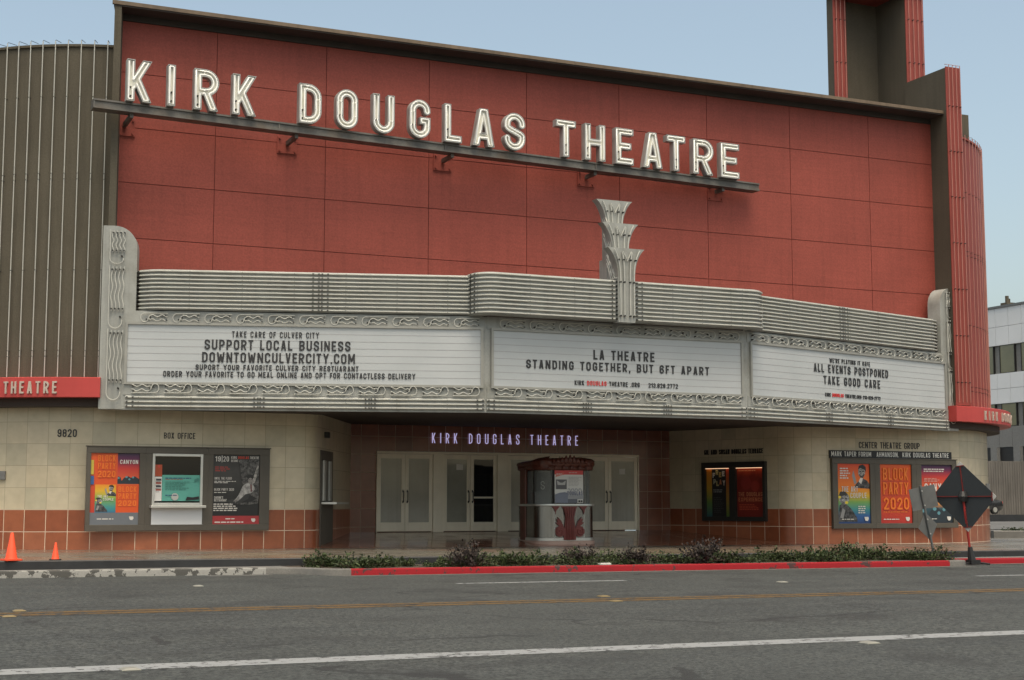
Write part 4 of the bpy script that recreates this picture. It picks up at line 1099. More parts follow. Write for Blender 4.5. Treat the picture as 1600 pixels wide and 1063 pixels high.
def figure_glass(p, X, Yy):           # a bearded man in a dark jacket holding up a hand
    p.poly([(X(.50), Yy(.60)), (X(.58), Yy(.66)), (X(.68), Yy(.72)), (X(.78), Yy(.76)), (X(.92), Yy(.72)), (X(1), Yy(.66)), (X(1), Yy(.58))], PCOAT)
    p.poly([(X(.46), Yy(.80)), (X(.50), Yy(.89)), (X(.535), Yy(.83)), (X(.60), Yy(.68)), (X(.53), Yy(.65))], GRY)
    p.poly([(X(.66), Yy(.70)), (X(.72), Yy(.77)), (X(.80), Yy(.76)), (X(.74), Yy(.66))], WHI)
    p.oval(X(.76), Yy(.86), (X(.11) - X(0)), (Yy(.095) - Yy(0)), PFACE); p.poly([(X(.65), Yy(.90)), (X(.68), Yy(.97)), (X(.80), Yy(.99)), (X(.89), Yy(.95)), (X(.90), Yy(.86)), (X(.86), Yy(.90)), (X(.72), Yy(.93))], INK)
    p.poly([(X(.67), Yy(.83)), (X(.75), Yy(.80)), (X(.86), Yy(.83)), (X(.80), Yy(.765)), (X(.72), Yy(.765))], (.06, .055, .05)); p.rect(X(.70), Yy(.865), X(.75), Yy(.88), INK); p.rect(X(.78), Yy(.865), X(.83), Yy(.88), INK)
def figure_mask(p, X, Yy):            # a pale face over a dark coat
    p.poly([(X(.02), Yy(.03)), (X(.05), Yy(.30)), (X(.2), Yy(.36)), (X(.42), Yy(.24)), (X(.58), Yy(.10)), (X(.60), Yy(.03))], PCOAT)
    p.oval(X(.20), Yy(.42), X(.16) - X(0), Yy(.10) - Yy(0), PMASK); p.poly([(X(.02), Yy(.44)), (X(.08), Yy(.53)), (X(.22), Yy(.54)), (X(.32), Yy(.48)), (X(.2), Yy(.47))], (.03, .03, .03))
    p.oval(X(.06), Yy(.44), X(.045) - X(0), Yy(.022) - Yy(0), YEL); p.oval(X(.27), Yy(.35), X(.05) - X(0), Yy(.025) - Yy(0), YEL); p.rect(X(.12), Yy(.415), X(.18), Yy(.43), INK); p.rect(X(.23), Yy(.415), X(.29), Yy(.43), INK)
    p.poly([(X(.06), Yy(.10)), (X(.14), Yy(.26)), (X(.22), Yy(.22)), (X(.16), Yy(.08))], GRY)
def art_couple(p, x0, y0, x1, y1, bg=None, foot=True):
    X = lambda a: x0 + (x1 - x0) * a; Yy = lambda a: y0 + (y1 - y0) * a
    if bg: p.rect(x0, y0, x1, y1, bg)
    figure_glass(p, X, Yy); figure_mask(p, X, Yy)
    p.txt('THE ART', X(.12), X(.62), Yy(.53), Yy(.62), WHI, .46, .16); p.txt('COUPLE', X(.38), X(.88), Yy(.425), Yy(.515), WHI, .46, .16)
    if foot:
        p.fine(X(.08), X(.40), Yy(.75), Yy(.95), 5, WHI); p.fine(X(.62), X(.9), Yy(.17), Yy(.31), 4, WHI); p.fine(X(.1), X(.6), Yy(.065), Yy(.09), 1, WHI); logo(p, X(.87), Yy(.075), .07)
def art_canyon(p, x0, y0, x1, y1, bg=None, foot=True, low=False):
    X = lambda a: x0 + (x1 - x0) * a; Yy = lambda a: y0 + (y1 - y0) * a
    if bg: p.rect(x0, y0, x1, y1, bg)
    yt = .66 if low else .55
    p.poly([(X(.0), Yy(.10)), (X(.02), Yy(.26)), (X(.14), Yy(.24)), (X(.2), Yy(.12)), (X(.3), Yy(.22)), (X(.5), Yy(.27)), (X(.62), Yy(.22)), (X(.8), Yy(.27)), (X(1), Yy(.18)), (X(1), Yy(0.02)), (X(0), Yy(.02))], (.02, .03, .04))
    for a, b_, r in ((.06, .21, .05), (.42, .24, .06), (.72, .23, .05), (.55, .17, .05)): p.oval(X(a), Yy(b_), X(r) - X(0), Yy(.03) - Yy(0), (.10, .25, .30))
    p.txt('CANYON', X(.10), X(.93), Yy(yt), Yy(yt + .13), WHI, .46, .16)
    if foot: p.fine(X(.1), X(.85), Yy(.88), Yy(.95), 2, WHI); p.fine(X(.1), X(.7), Yy(.71), Yy(.78), 3, (.6, .3, .25)); p.fine(X(.15), X(.6), Yy(.065), Yy(.09), 1, WHI); logo(p, X(.87), Yy(.075), .07)
def case_frame(a, c, bays, Yw, parent, m, ins_=.17, rv_=None):
    """a metal frame with one opening per poster"""
    mb = MB(); d = .13
    mb.box((a[0], Yw - d, a[1]), (c[0], Yw - .002, a[1] + ins_)); mb.box((a[0], Yw - d, c[1] - ins_), (c[0], Yw - .002, c[1]))
    xs = [a[0]] + [q for b_ in bays for q in b_] + [c[0]]
    for i in range(0, len(xs), 2): mb.box((xs[i], Yw - d, a[1] + ins_), (xs[i + 1], Yw - .002, c[1] - ins_))
    mb.box((a[0] - .03, Yw - d - .02, c[1]), (c[0] + .03, Yw - .002, c[1] + .03))
    for i in range(1, len(bays)):
        x = (bays[i - 1][1] + bays[i][0]) / 2; mb.box((x - .012, Yw - d - .006, a[1]), (x + .012, Yw - d + .01, c[1]))
    o = mb.build('case_frame', m, parent, bevel=.008)
    mb = MB(); mb.box((a[0] + .05, Yw - .03, a[1] + .05), (c[0] - .05, Yw - .004, c[1] - .05)); mb.build('case_back', M['case_dark'], parent)
    return o
YC_ = YL
cL0 = (6.0, .83); cL1 = (11.08, 3.12)
CL = thing('display_case', 'brown metal wall case with a serving hatch between two posters', 'display case', (8.5, YL, .8))
bx = lambda x: atY(x, 760, YL - .08).x
bays = [(bx(141), bx(217)), (bx(237), bx(316)), (bx(332.5), bx(405))]
case_frame(cL0, cL1, bays, YL, CL, M['case'])
zb_, zt_ = cL0[1] + .17, cL1[1] - .17
def bay(b_, i=.0): return Vector((b_[0] + i, YL - .07, zb_ + i)), b_[1] - b_[0] - 2 * i, zt_ - zb_ - 2 * i
O_, w_, h_ = bay(bays[0]); p = Poster(O_, X1, NF, w_, h_, g_mural, CL, label='poster collage of four orange and rainbow show designs')
art_block(p, .10, .56, .55, 1, fm((.60, .08, .015)), False); art_canyon(p, .55, .56, 1, 1, g_can, False, True); art_couple(p, .10, .17, .53, .56, g_art, False); art_block(p, .53, .17, 1, .56, fm((.60, .08, .015)), False)
p.rect(0, .70, .06, .9, (.5, .4, .06)); p.rect(0, .56, .07, .68, (.03, .10, .28)); p.rect(0, 0, 1, .17, (.13, .145, .165)); p.fine(.15, .65, .075, .1, 1, WHI); logo(p, .86, .09, .05); p.done()
O_, w_, h_ = bay(bays[2]); p = Poster(O_, X1, NF, w_, h_, g_night, CL, label='black season poster with a reclining figure in a white shirt')
p.txt('19', .04, .155, .90, .975, WHI, .4, .13); p.txt('|', .175, .19, .895, .98, WHI, .4, .1); p.txt('20', .21, .33, .90, .975, WHI, .4, .13); p.txt('KIRK', .38, .50, .94, .978, WHI); p.txt('DOUGLAS', .525, .76, .94, .978, (.6, .06, .03)); p.txt('THEATRE', .785, .985, .94, .978, WHI)
p.txt('BEGINS FALL 2019', .38, .77, .895, .93, WHI)
p.fine(.04, .40, .76, .84, 3, (.35, .04, .03)); p.txt('UNTIL THE FLOOD', .03, .40, .64, .675, WHI); p.fine(.03, .5, .59, .63, 2, WHI); p.txt('BLOCK PARTY 2020', .03, .45, .48, .515, WHI); p.fine(.03, .4, .45, .47, 1, WHI)
p.txt("SAKINA'S", .03, .22, .365, .4, WHI); p.txt('RESTAURANT', .03, .30, .325, .36, WHI); p.fine(.02, .55, .19, .31, 4, WHI)
skin = PFACE
p.poly([(.55, .93), (.99, .93), (.99, .36), (.80, .42), (.62, .60)], PROCK)
p.poly([(.40, .30), (.55, .28), (.80, .28), (.98, .30), (.98, .38), (.85, .33), (.70, .31)], PROCK)
p.poly([(.28, .34), (.45, .36), (.70, .42), (.80, .44), (.76, .36), (.60, .31), (.40, .29)], (.035, .035, .035))
p.poly([(.46, .33), (.55, .42), (.64, .55), (.74, .60), (.86, .58), (.90, .50), (.84, .45), (.70, .43), (.62, .38), (.54, .33)], PSHIRT)
p.poly([(.84, .57), (.90, .60), (.95, .74), (.98, .84), (.95, .85), (.90, .75), (.86, .66)], skin); p.poly([(.44, .33), (.50, .37), (.55, .35), (.49, .31)], skin)
p.oval(.80, .63, .052, .045, (.20, .19, .18)); p.oval(.80, .68, .075, .035, (.016, .015, .014)); p.oval(.80, .635, .042, .034, (.24, .225, .21)); p.poly([(.80, .575), (.83, .57), (.84, .47), (.81, .47)], (.12, .03, .03)); p.rect(.765, .64, .79, .645, INK); p.rect(.81, .64, .835, .645, INK)
p.rect(0, 0, 1, .12, (.33, .03, .035)); p.txt('SEASON', .05, .24, .07, .095, ORA); p.fine(.28, .6, .07, .1, 1, WHI); p.fine(.05, .85, .02, .055, 1, WHI); logo(p, .88, .055, .05); p.done()
# the serving hatch
O_, w_, h_ = bay(bays[1]); hz = h_ * .27
mb = MB(); f_ = .07; y0_ = YL - .15
mb.box((O_.x, y0_, O_.z + hz), (O_.x + f_, YL - .06, O_.z + h_)); mb.box((O_.x + w_ - f_, y0_, O_.z + hz), (O_.x + w_, YL - .06, O_.z + h_)); mb.box((O_.x + f_, y0_, O_.z + h_ - f_), (O_.x + w_ - f_, YL - .06, O_.z + h_)); mb.box((O_.x + f_, y0_, O_.z + hz), (O_.x + w_ - f_, YL - .06, O_.z + hz + f_))
hatch = mb.build('ticket_window', M['alu'], CL, bevel=.008)
mb = MB(); mb.box((O_.x - .06, YL - .36, O_.z + hz - .07), (O_.x + w_ + .06, YL - .06, O_.z + hz - .001)); mb.build('counter_shelf', M['alu'], hatch, bevel=.008)
mb = MB(); mb.box((O_.x - .02, YL - .125, O_.z - .06), (O_.x + w_ + .02, YL - .05, O_.z + hz - .07)); mb.build('lower_panel', M['white_panel'], hatch)
mb = MB(); mb.box((O_.x + f_, YL - .075, O_.z + hz + f_), (O_.x + w_ - f_, YL - .062, O_.z + h_ - f_)); mb.build('glass', M['dark_glass'], hatch)
gx, gz0, gw, gh = O_.x + f_, O_.z + hz + f_, w_ - 2 * f_, h_ - hz - 2 * f_
p = Poster(Vector((gx + gw * .17, YL - .083, gz0 + gh * .04)), X1, NF, gw * .83, gh * .56, fm(TEA), hatch, 'notice_sheet', 'teal notice sheet with small dark print')
p.fine(.08, .8, .86, .93, 1, NAV); p.fine(.08, .62, .82, .86, 1, (.3, .06, .05)); p.fine(.08, .72, .42, .78, 6, (.06, .22, .19)); p.fine(.08, .6, .2, .27, 1, NAV); p.poly([(.62, .02), (.98, .06), (.98, .18), (.8, .14), (.66, .16)], INK); p.poly([(.85, .72), (.97, .8), (.95, .9), (.84, .82)], (.05, .2, .17)); p.done()
p = Poster(Vector((gx + .01, YL - .083, gz0 + gh * .04)), X1, NF, gw * .155, gh * .52, M['paper'], hatch, 'notice_sheet', 'white strip of small notices')
for q in range(4): p.rect(.15, .42 + q * .14, .9, .50 + q * .14, (.04, .04, .05) if q % 2 else (.3, .08, .06)); p.fine(.1, .9, .36 + q * .14, .41 + q * .14, 1, (.2, .2, .2))
p.done()
p = Poster(Vector((gx + .01, YL - .083, gz0 + gh * .57)), X1, NF, gw * .155, gh * .25, fm((.36, .06, .02)), hatch, 'notice_sheet', 'small rust red notice'); p.oval(.55, .85, .2, .1, (.5, .05, .04)); p.done()
mb = MB(); mb.tube([(gx + gw * .45, YL - .082, gz0 + gh * .13), (gx + gw * .45, YL - .12, gz0 + gh * .13)], .10, 20); mb.build('speaking_disc', M['alu'], hatch, smooth=True)
# right-hand case
CR = thing('display_case', 'brown metal wall case of three posters under the black name board', 'display case', (33.2, YL, .75))
bays = [(30.72, 32.06), (32.48, 33.83), (34.25, 35.6)]
case_frame((30.5, .74), (35.8, 3.10), bays, YL, CR, M['case']); zb_, zt_ = .74 + .17, 3.10 - .17
O_, w_, h_ = bay(bays[0]); p = Poster(O_, X1, NF, w_, h_, g_art, CR, label='rainbow poster with two figures'); art_couple(p, 0, 0, 1, 1); p.done()
O_, w_, h_ = bay(bays[1]); p = Poster(O_, X1, NF, w_, h_, g_blk, CR, label='orange and red poster of big block letters'); art_block(p, 0, 0, 1, 1); p.done()
O_, w_, h_ = bay(bays[2]); p = Poster(O_, X1, NF, w_, h_, g_can, CR, label='sunset coloured poster with a dark foot'); art_canyon(p, 0, 0, 1, 1); p.done()
# case in the right return of the entrance, lit from inside
ru = (Vector((XCR, YL, 0)) - Vector((XJR, YD, 0))).normalized(); rnn = Vector((ru.y, -ru.x, 0)); RO = Vector((XJR, YD, 0))
CE = thing('display_case', 'dark lit case with a black and a red poster inside the entrance', 'display case', (28.3, 44.8, .5))
def epos(t, z, o=0): return RO + ru * t + rnn * o + Z * z
def pxt(x): p = atL(x, 760, (XJR, YD), (XCR, YL)); return (p - RO).dot(ru)
te0, te1 = pxt(1100), pxt(1199); tb0 = [(pxt(1105), pxt(1143)), (pxt(1152.5), pxt(1195))]
ze0, ze1 = .98, 3.02
mb = MB()
def ebox(mb, t0, t1, z0, z1, o0, o1): mb.obox(epos((t0 + t1) / 2, (z0 + z1) / 2, (o0 + o1) / 2), ru, rnn, Z, (t1 - t0) / 2, (o1 - o0) / 2, (z1 - z0) / 2)
xs = [te0] + [q for b_ in tb0 for q in b_] + [te1]
ebox(mb, te0, te1, ze0, ze0 + .15, .003, .14); ebox(mb, te0, te1, ze1 - .2, ze1, .003, .14)
for i in range(0, 6, 2): ebox(mb, xs[i], xs[i + 1], ze0 + .15, ze1 - .2, .003, .14)
mb.build('case_frame', M['case_dark'], CE)
for (a_, b_), kind_ in zip(tb0, (0, 1)):
    hh = ze1 - ze0 - .35
    p = Poster(epos(a_, ze0 + .15, .02), ru, rnn, b_ - a_, hh, fm(INK) if kind_ == 0 else g_dim, CE, label='black poster with coloured edges' if kind_ == 0 else 'dark red poster lit from above')
    if kind_ == 0:
        gl = grad('ink_edge', [(0, (.03, .10, .12)), (.3, (.12, .22, .05)), (.6, (.5, .28, .03)), (1, (.65, .2, .02))]); gr = grad('ink_edge_red', [(0, (.10, .20, .04)), (.45, (.4, .2, .03)), (1, (.6, .05, .02))])
        p.rect(0, 0, .22, 1, gl); p.rect(.8, 0, 1, 1, gr)
        for ch, x, y, c_ in (('F', .27, .80, WHI), ('R', .40, .86, (.6, .5, .2)), ('E', .53, .81, (.5, .35, .12)), ('E', .66, .83, WHI), ('P', .30, .67, (.4, .4, .3)), ('L', .42, .63, (.5, .42, .2)), ('A', .54, .66, (.55, .2, .1)), ('Y', .68, .64, WHI)): p.txt(ch, x, x + .1, y, y + .105, c_, .5, .16)
        p.fine(.28, .76, .50, .58, 2, GRY); p.fine(.3, .72, .08, .42, 9, (.05, .05, .05))
    else:
        p.txt('THE DOUGLAS', .06, .94, .415, .50, (.55, .2, .10), .42, .12); p.txt('EXPERIENCE', .06, .94, .31, .39, (.55, .17, .08), .42, .12)
        p.fine(.06, .9, .93, .965, 1, (.7, .3, .15)); p.fine(.08, .85, .14, .27, 4, (.5, .08, .04)); p.oval(.35, .68, .2, .13, (.26, .025, .02)); p.oval(.68, .62, .16, .11, (.30, .03, .02))
    p.done()
    mb = MB(); ebox(mb, a_ + .02, b_ - .02, ze1 - .225, ze1 - .205, .07, .11); mb.build('case_lamp', emis('case_lamp', (1, .6, .35), .4), CE)
O_ = epos(te0 + .05, ze1 + .28, .003); tb = MB(); text(tb, 'GIL AND SUSAN DOUGLAS TERRACE', O_, ru, rnn, .17, te1 - te0 - .2, .03, w=.4, t=.14)
tag(tb.build('wall_lettering', M['black_letter']), 'small dark lettering in shade above the lit poster case', 'lettering')

# ------------------------------------------------------------------ the ticket kiosk
KX, KYc, KZ = 20.92, 43.55, .33
K = thing('ticket_kiosk', 'steel ticket kiosk with carved red crown and glass windows before the doors', 'kiosk', (KX, KYc, KZ))
def rr_path(hx, hy, r, n=6):
    out = []
    for cx, cy, a0 in ((hx - r, -hy + r, -90), (hx - r, hy - r, 0), (-hx + r, hy - r, 90), (-hx + r, -hy + r, 180)):
        out += [(KX + cx + r * math.cos(R(a0 + 90 * i / n)), KYc + cy + r * math.sin(R(a0 + 90 * i / n))) for i in range(n + 1)]
    return out
def ksweep(prof, m, name, parent=K, hx=1.02, hy=1.0, r=.50):
    mb = MB(); mb.sweep(rr_path(hx, hy, r), prof, closed=True); return mb.build(name, m, parent, smooth=True, ang=40)
ksweep([(-.3, KZ - .2), (.06, KZ - .2), (.06, KZ + .075), (.02, KZ + .09), (-.3, KZ + .09)], M['plinth'], 'plinth')
body = ksweep([(0, KZ + .085), (0, 1.50)], M['brushed'], 'body')
ksweep([(.012, KZ + .085), (.025, KZ + .09), (.025, KZ + .17), (.004, KZ + .18)], M['alu'], 'kick_strip')
ksweep([(-.25, 1.50), (.05, 1.50), (.06, 1.53), (.05, 1.565), (-.25, 1.565)], M['alu'], 'counter')
mb = MB()
for x, y in ((-.51, -1.0), (.51, -1.0)): mb.tube([(KX + x, KYc + y - .008, KZ + .12), (KX + x, KYc + y - .008, 1.49)], .014, 6)
mb.build('seam_strip', M['alu'], K)
gb = ksweep([(-.08, 1.565), (-.08, 2.63)], M['clear'], 'window_glass')
for x, y in ((-.52, -.90), (.52, -.90), (-.93, -.42), (.93, -.42), (-.93, .5), (.93, .5), (-.5, .90), (.5, .90)):
    mb = MB(); mb.box((KX + x - .04, KYc + y - .04, 1.56), (KX + x + .04, KYc + y + .04, 2.66)); mb.build('window_post', M['dark_metal'], K)
mb = MB(); mb.box((KX - 1.0, KYc + .45, 1.0), (KX + .9, KYc + .52, 2.6)); mb.box((KX - .95, KYc - .5, 1.55), (KX - .3, KYc - .2, 1.95)); mb.build('inner_panel', M['grey_panel'], K)
random.seed(9)
P = rr_path(1.02, 1.0, .50, 10); n = len(P)
mb = MB(); cz = []
prof = [(-.12, 2.63), (.0, 2.63), (.03, 2.67), (.01, 2.74), (.06, 2.79), (.04, 2.86), (.06, 2.91), (.0, 2.97), (-.15, 3.0), (-.6, 3.02)]
mb.sweep(P, prof, closed=True)
q = len(prof); vv = []
for i, v in enumerate(mb.v):
    x, y, z = v; a = math.atan2(y - KYc, x - KX); j = i % q
    fr = max(0, -math.sin(a))
    wob = .022 * math.sin(a * 7) + .02 * math.sin(a * 19 + 1) + .012 * math.sin(a * 41)
    if j >= 3: z += wob * (j / 6) + .13 * fr ** 5 * (j - 2) / 6 - .10 * (1 - fr) * (j - 2) / 6
    if 2 <= j <= 7: x += math.cos(a) * (.022 * math.sin(a * 17 + j * 1.3)); y += math.sin(a) * (.035 * math.sin(a * 17 + j * 1.3))
    vv.append((x, y, z))
mb.v = vv
cr = mb.build('crown', M['wood_red'], K, smooth=True, ang=60)
mb = MB()
for k in range(9):                 # carved leaves along the front of the crown
    x = KX - .56 + k * .14; h = .14 + .15 * math.exp(-((k - 4) / 2.2) ** 2)
    mb.lathe([(0, -.02), (.085, .02), (.07, h * .5), (.03, h * .85), (0, h)], (x, KYc - 1.08, 2.84), 8, sy=.6)
    if k % 2 == 0: mb.lathe([(0, -.06), (.06, 0), (.05, .06), (0, .10)], (x + .06, KYc - 1.09, 2.68), 8, sy=.5)
mb.build('carved_leaf_band', M['wood_red'], cr, smooth=True, ang=60)
mb = MB(); mb.box((KX - 1.06, KYc + .05, KZ + .09), (KX - .96, KYc + .45, 2.7)); mb.build('back_post', M['wood_red'], K, bevel=.03)
# the red acanthus on the front
yk = KYc - 1.0
def leafpoly(pts, d, m=None): mbk.prism(pts, Vector((KX, yk - .002, KZ + .10)), X1, Z, NF, d)
mbk = MB(); H_ = 1.06
half = [(.21, 0), (.21, .14), (.21, .30), (.18, .46), (.155, .62), (.15, .78), (.20, .95), (.27, 1.05)]
mbk.prism([(-x, z) for x, z in half[::-1]] + half, Vector((KX, yk - .002, KZ + .11)), X1, Z, NF, .05)
for k in range(-2, 3): mbk.tube([(KX + k * .06, yk - .05, KZ + .12), (KX + k * .055, yk - .075, KZ + .45), (KX + k * .05, yk - .07, KZ + .75), (KX + k * .10, yk - .055, KZ + 1.13)], .026, 6)
for sg in (-1, 1):
    cx = KX + sg * .34
    mbk.prism([(.17 * math.cos(R(a)), .17 * math.sin(R(a))) for a in range(0, 360, 20)], Vector((cx, yk - .002, KZ + .38)), X1, Z, NF, .055)
    mbk.tube([(cx + sg * (.03 + .10 * t_) * math.cos(sg * 7 * t_), yk - .06, KZ + .38 + (.03 + .10 * t_) * math.sin(7 * t_)) for t_ in [i / 14 for i in range(15)]], .02, 5)
    mbk.prism([(sg * x, z) for x, z in ((.16, .30), (.24, .46), (.30, .60), (.42, .72), (.40, .64), (.47, .66), (.42, .56), (.50, .55), (.40, .46), (.30, .42), (.2, .3))], Vector((KX, yk - .002, KZ + .11)), X1, Z, NF, .045)
    mbk.prism([(sg * .34, 1.06), (sg * .62, 1.06), (sg * .53, .95), (sg * .50, .80), (sg * .47, .92)], Vector((KX, yk - .002, KZ + .11)), X1, Z, NF, .04)
mbk.build('acanthus_ornament', mat('ornament_red', (.15, .026, .022), .4, var=.15, vs=6), K)
p = Poster(Vector((KX - .50, yk + .02, 1.6)), X1, NF, 1.0, 1.02, M['paper'], K, label='white poster with a red head band')
p.rect(0, .87, 1, 1, (.55, .05, .05)); p.fine(.5, .95, .925, .95, 1, WHI); p.poly([(.03, .80), (.32, .86), (.34, .95), (.06, .90)], (.60, .10, .08)); p.fine(.06, .3, .85, .92, 2, WHI)
p.rect(.04, .42, .42, .72, (.10, .10, .11)); p.poly([(.07, .69), (.2, .62), (.27, .62), (.39, .69), (.36, .55), (.1, .55)], (.45, .45, .45)); p.fine(.48, .95, .52, .82, 7, (.45, .45, .45))
p.poly([(0, .0), (0, .26), (.16, .31), (.34, .33), (.45, .30), (.45, .0)], (.17, .19, .25)); p.rect(.45, .0, .78, .12, (.11, .12, .15)); p.rect(.45, .12, 1, .24, (.3, .31, .33)); p.txt('DOUGLAS', .43, .97, .24, .36, (.08, .10, .2), .5, .14)
p.tb.tube([p.O + X1 * (.45 + .5 * i / 14) + Z * (.42 + .05 * math.sin(i * 1.7)) + NF * .03 for i in range(15)], .006, 4, 0)
for x in (.82, .90): p.rect(x, .02, x + .06, .08, INK)
p.done()
tb = MB(); text(tb, 'S', Vector((KX - .86, KYc - .72, 2.02)), Vector((.75, -.66, 0)).normalized(), Vector((-.66, -.75, 0)), .26, depth=.006, w=.5, t=.08); tb.build('lettering', M['white_letter'], gb)

# ------------------------------------------------------------------ traffic cones
def cone(h, loc, label):
    r = thing('traffic_cone', label, 'traffic cone', loc, 'orange traffic cones on the kerb')
    mb = MB(); k = h / .6; s_ = .19 * k
    prof = [(.135 * k, .035 * k), (.125 * k, .06 * k), (.033 * k, h - .01), (.028 * k, h), (.018 * k, h), (.018 * k, h - .1)]
    mb.lathe(prof, (0, 0, 0), 20); cb = mb.build('cone_body', M['orange_plastic'], None, smooth=True, ang=40); cb.parent = r
    mb = MB(); mb.prism(rounded_square(s_, .05 * k), Vector((0, 0, 0)), X1, Vector((0, 1, 0)), Z, .035 * k); b_ = mb.build('base_plate', M['orange_plastic'] if h > .5 else M['black'], None); b_.parent = r
    return r
def rounded_square(s_, r):
    return [(sx * (s_ - r) + r * math.cos(R(a0 + q * 30)), sy * (s_ - r) + r * math.sin(R(a0 + q * 30))) for sx, sy, a0 in ((1, 1, 0), (-1, 1, 90), (-1, -1, 180), (1, -1, 270)) for q in range(4)]
c1 = cone(.60, (3.38, SY + .16, gz(3.4) + .325), 'taller orange traffic cone on the black kerb at the left'); c1.rotation_euler.z = .3
c2 = cone(.385, (4.30, SY + .16, gz(4.3) + .325), 'smaller orange traffic cone with a black base on the kerb'); c2.rotation_euler.z = -.2

# ------------------------------------------------------------------ the two signs at the right end of the planter
def at_px(x, y, Y): return atY(x, y, Y)
RS = thing('roadwork_sign', 'large dark diamond sign seen from behind on a red spring stand', 'sign', (28.2, 32.45, gz(28) + .0))
ctr = atY(1506, 776, 32.4); su = Vector((math.cos(R(-66)) , math.sin(R(-66)), 0)); su = Vector((math.cos(R(-70)), math.sin(R(-70)), 0))
up_ = (Vector((0, 0, 1)) + su * -.10).normalized(); sn = su.cross(up_).normalized()
if sn.y > 0: sn = -sn
hw = .96
mb = MB(); cc = .12
dia = [(hw * a, hw * b_) for a, b_ in ((cc, 1 - cc), (-cc, 1 - cc), (-1 + cc, cc), (-1 + cc, -cc), (-cc, -1 + cc), (cc, -1 + cc), (1 - cc, -cc), (1 - cc, cc))]
fb = MB(); fb.prism(dia, ctr - sn * .012, su, up_, sn, .012, back=True); fb.build('fabric_panel', M['grey_back'], RS)
for a, b_ in ((0, 1), (0, -1), (1, 0), (-1, 0)):
    mb = MB(); t_ = Vector((a, b_)); s2 = Vector((-b_, a)); pts = [t_ * (1 - cc) + s2 * cc, t_ * 1.0 + s2 * .0, t_ * (1 - cc) - s2 * cc]
    mb.prism([(q.x * hw, q.y * hw) for q in pts], ctr - sn * .010, su, up_, sn, .008, back=True); mb.build('corner_pocket', M['pale_fabric'], RS)
mb = MB()
for a, b_ in ((0, 1), (1, 0)):
    d = su * a + up_ * b_; mb.obox(ctr + sn * .012, d, (sn), d.cross(sn), hw * .86, .012, .013)
for a, b_ in ((0, 1), (0, -1), (1, 0), (-1, 0)):
    d = su * a + up_ * b_; mb.obox(ctr + d * hw * .87 + sn * .006, d, sn, d.cross(sn), .012, .012, cc * hw)
mb.build('cross_rib', M['rib_red'], RS)
base = Vector((ctr.x + .22, ctr.y - .02, gz(28)))
mb = MB(); foot = ctr + (base - ctr) * .78
mb.tube([ctr + sn * .05, ctr + (base - ctr) * .5 + sn * .05, foot + sn * .05], .032, 8); mb.build('mast', M['sign_red'], RS)
mb = MB(); mb.lathe([(0, -.14), (.11, -.14), (.14, 0), (.08, .14), (0, .14)], tuple(ctr + sn * .05), 10); mb.build('clamp', M['black'], RS)
mb = MB(); mb.tube([foot + sn * .05 + Z * .08, base + sn * .05 + Z * .12], [.06, .11], 8); mb.box((base.x - .16, base.y - .13, base.z + .02), (base.x + .16, base.y + .10, base.z + .14))
for a in (20, 110, 200, 330): mb.tube([base + Z * .08, base + Vector((math.cos(R(a)) * .5, math.sin(R(a)) * .35, .025))], .025, 6)
mb.build('spring_stand', M['black'], RS)
SS = thing('signpost', 'grey leaning signpost with a square plate and a small diamond from behind', 'sign', (26.0, 32.9, .1))
b0 = atY(1461, 868, 32.95); b0.z = gz(26) + .1; b1 = atY(1438, 759, 32.95); pd = (b1 - b0).normalized()
mb = MB(); mb.tube([b0, b1], .032, 8); mb.build('post', M['sign_metal'], SS)
pu = Vector((math.cos(R(-14)), math.sin(R(-14)), 0)); pn = pd.cross(pu).normalized(); pn = pn if pn.y < 0 else -pn; pu = pd.cross(pn); pu = pu if pu.x > 0 else -pu
pc_ = atY(1444, 778, 32.95); tt = (pc_ - b0).dot(pd); pc_ = b0 + pd * tt + pu * .04
mb = MB(); mb.prism([(-.38 + .04 * math.cos(R(a)) * 0 + x, z) for x, z, a in ((0, -.30, 0), (.76, -.30, 0), (.76, .30, 0), (0, .30, 0))], pc_ - pn * .045, pu, pd, pn, .012, back=True); mb.build('square_plate', M['sign_metal'], SS)
dc = b0 + pd * ((atY(1450, 823, 32.95) - b0).dot(pd))
mb = MB(); mb.prism([(0, -.40), (.28, 0), (0, .40), (-.28, 0)], dc - pn * .045, pu, pd, pn, .012, back=True); mb.build('diamond_plate', M['sign_metal'], SS)
for q in (pc_ + pd * .2 - pu * .04, pc_ - pd * .2 - pu * .04, dc + pd * .2, dc - pd * .2):
    mb = MB(); mb.tube([q, q + pn * .05], .02, 6); mb.build('bolt', M['alu'], SS)

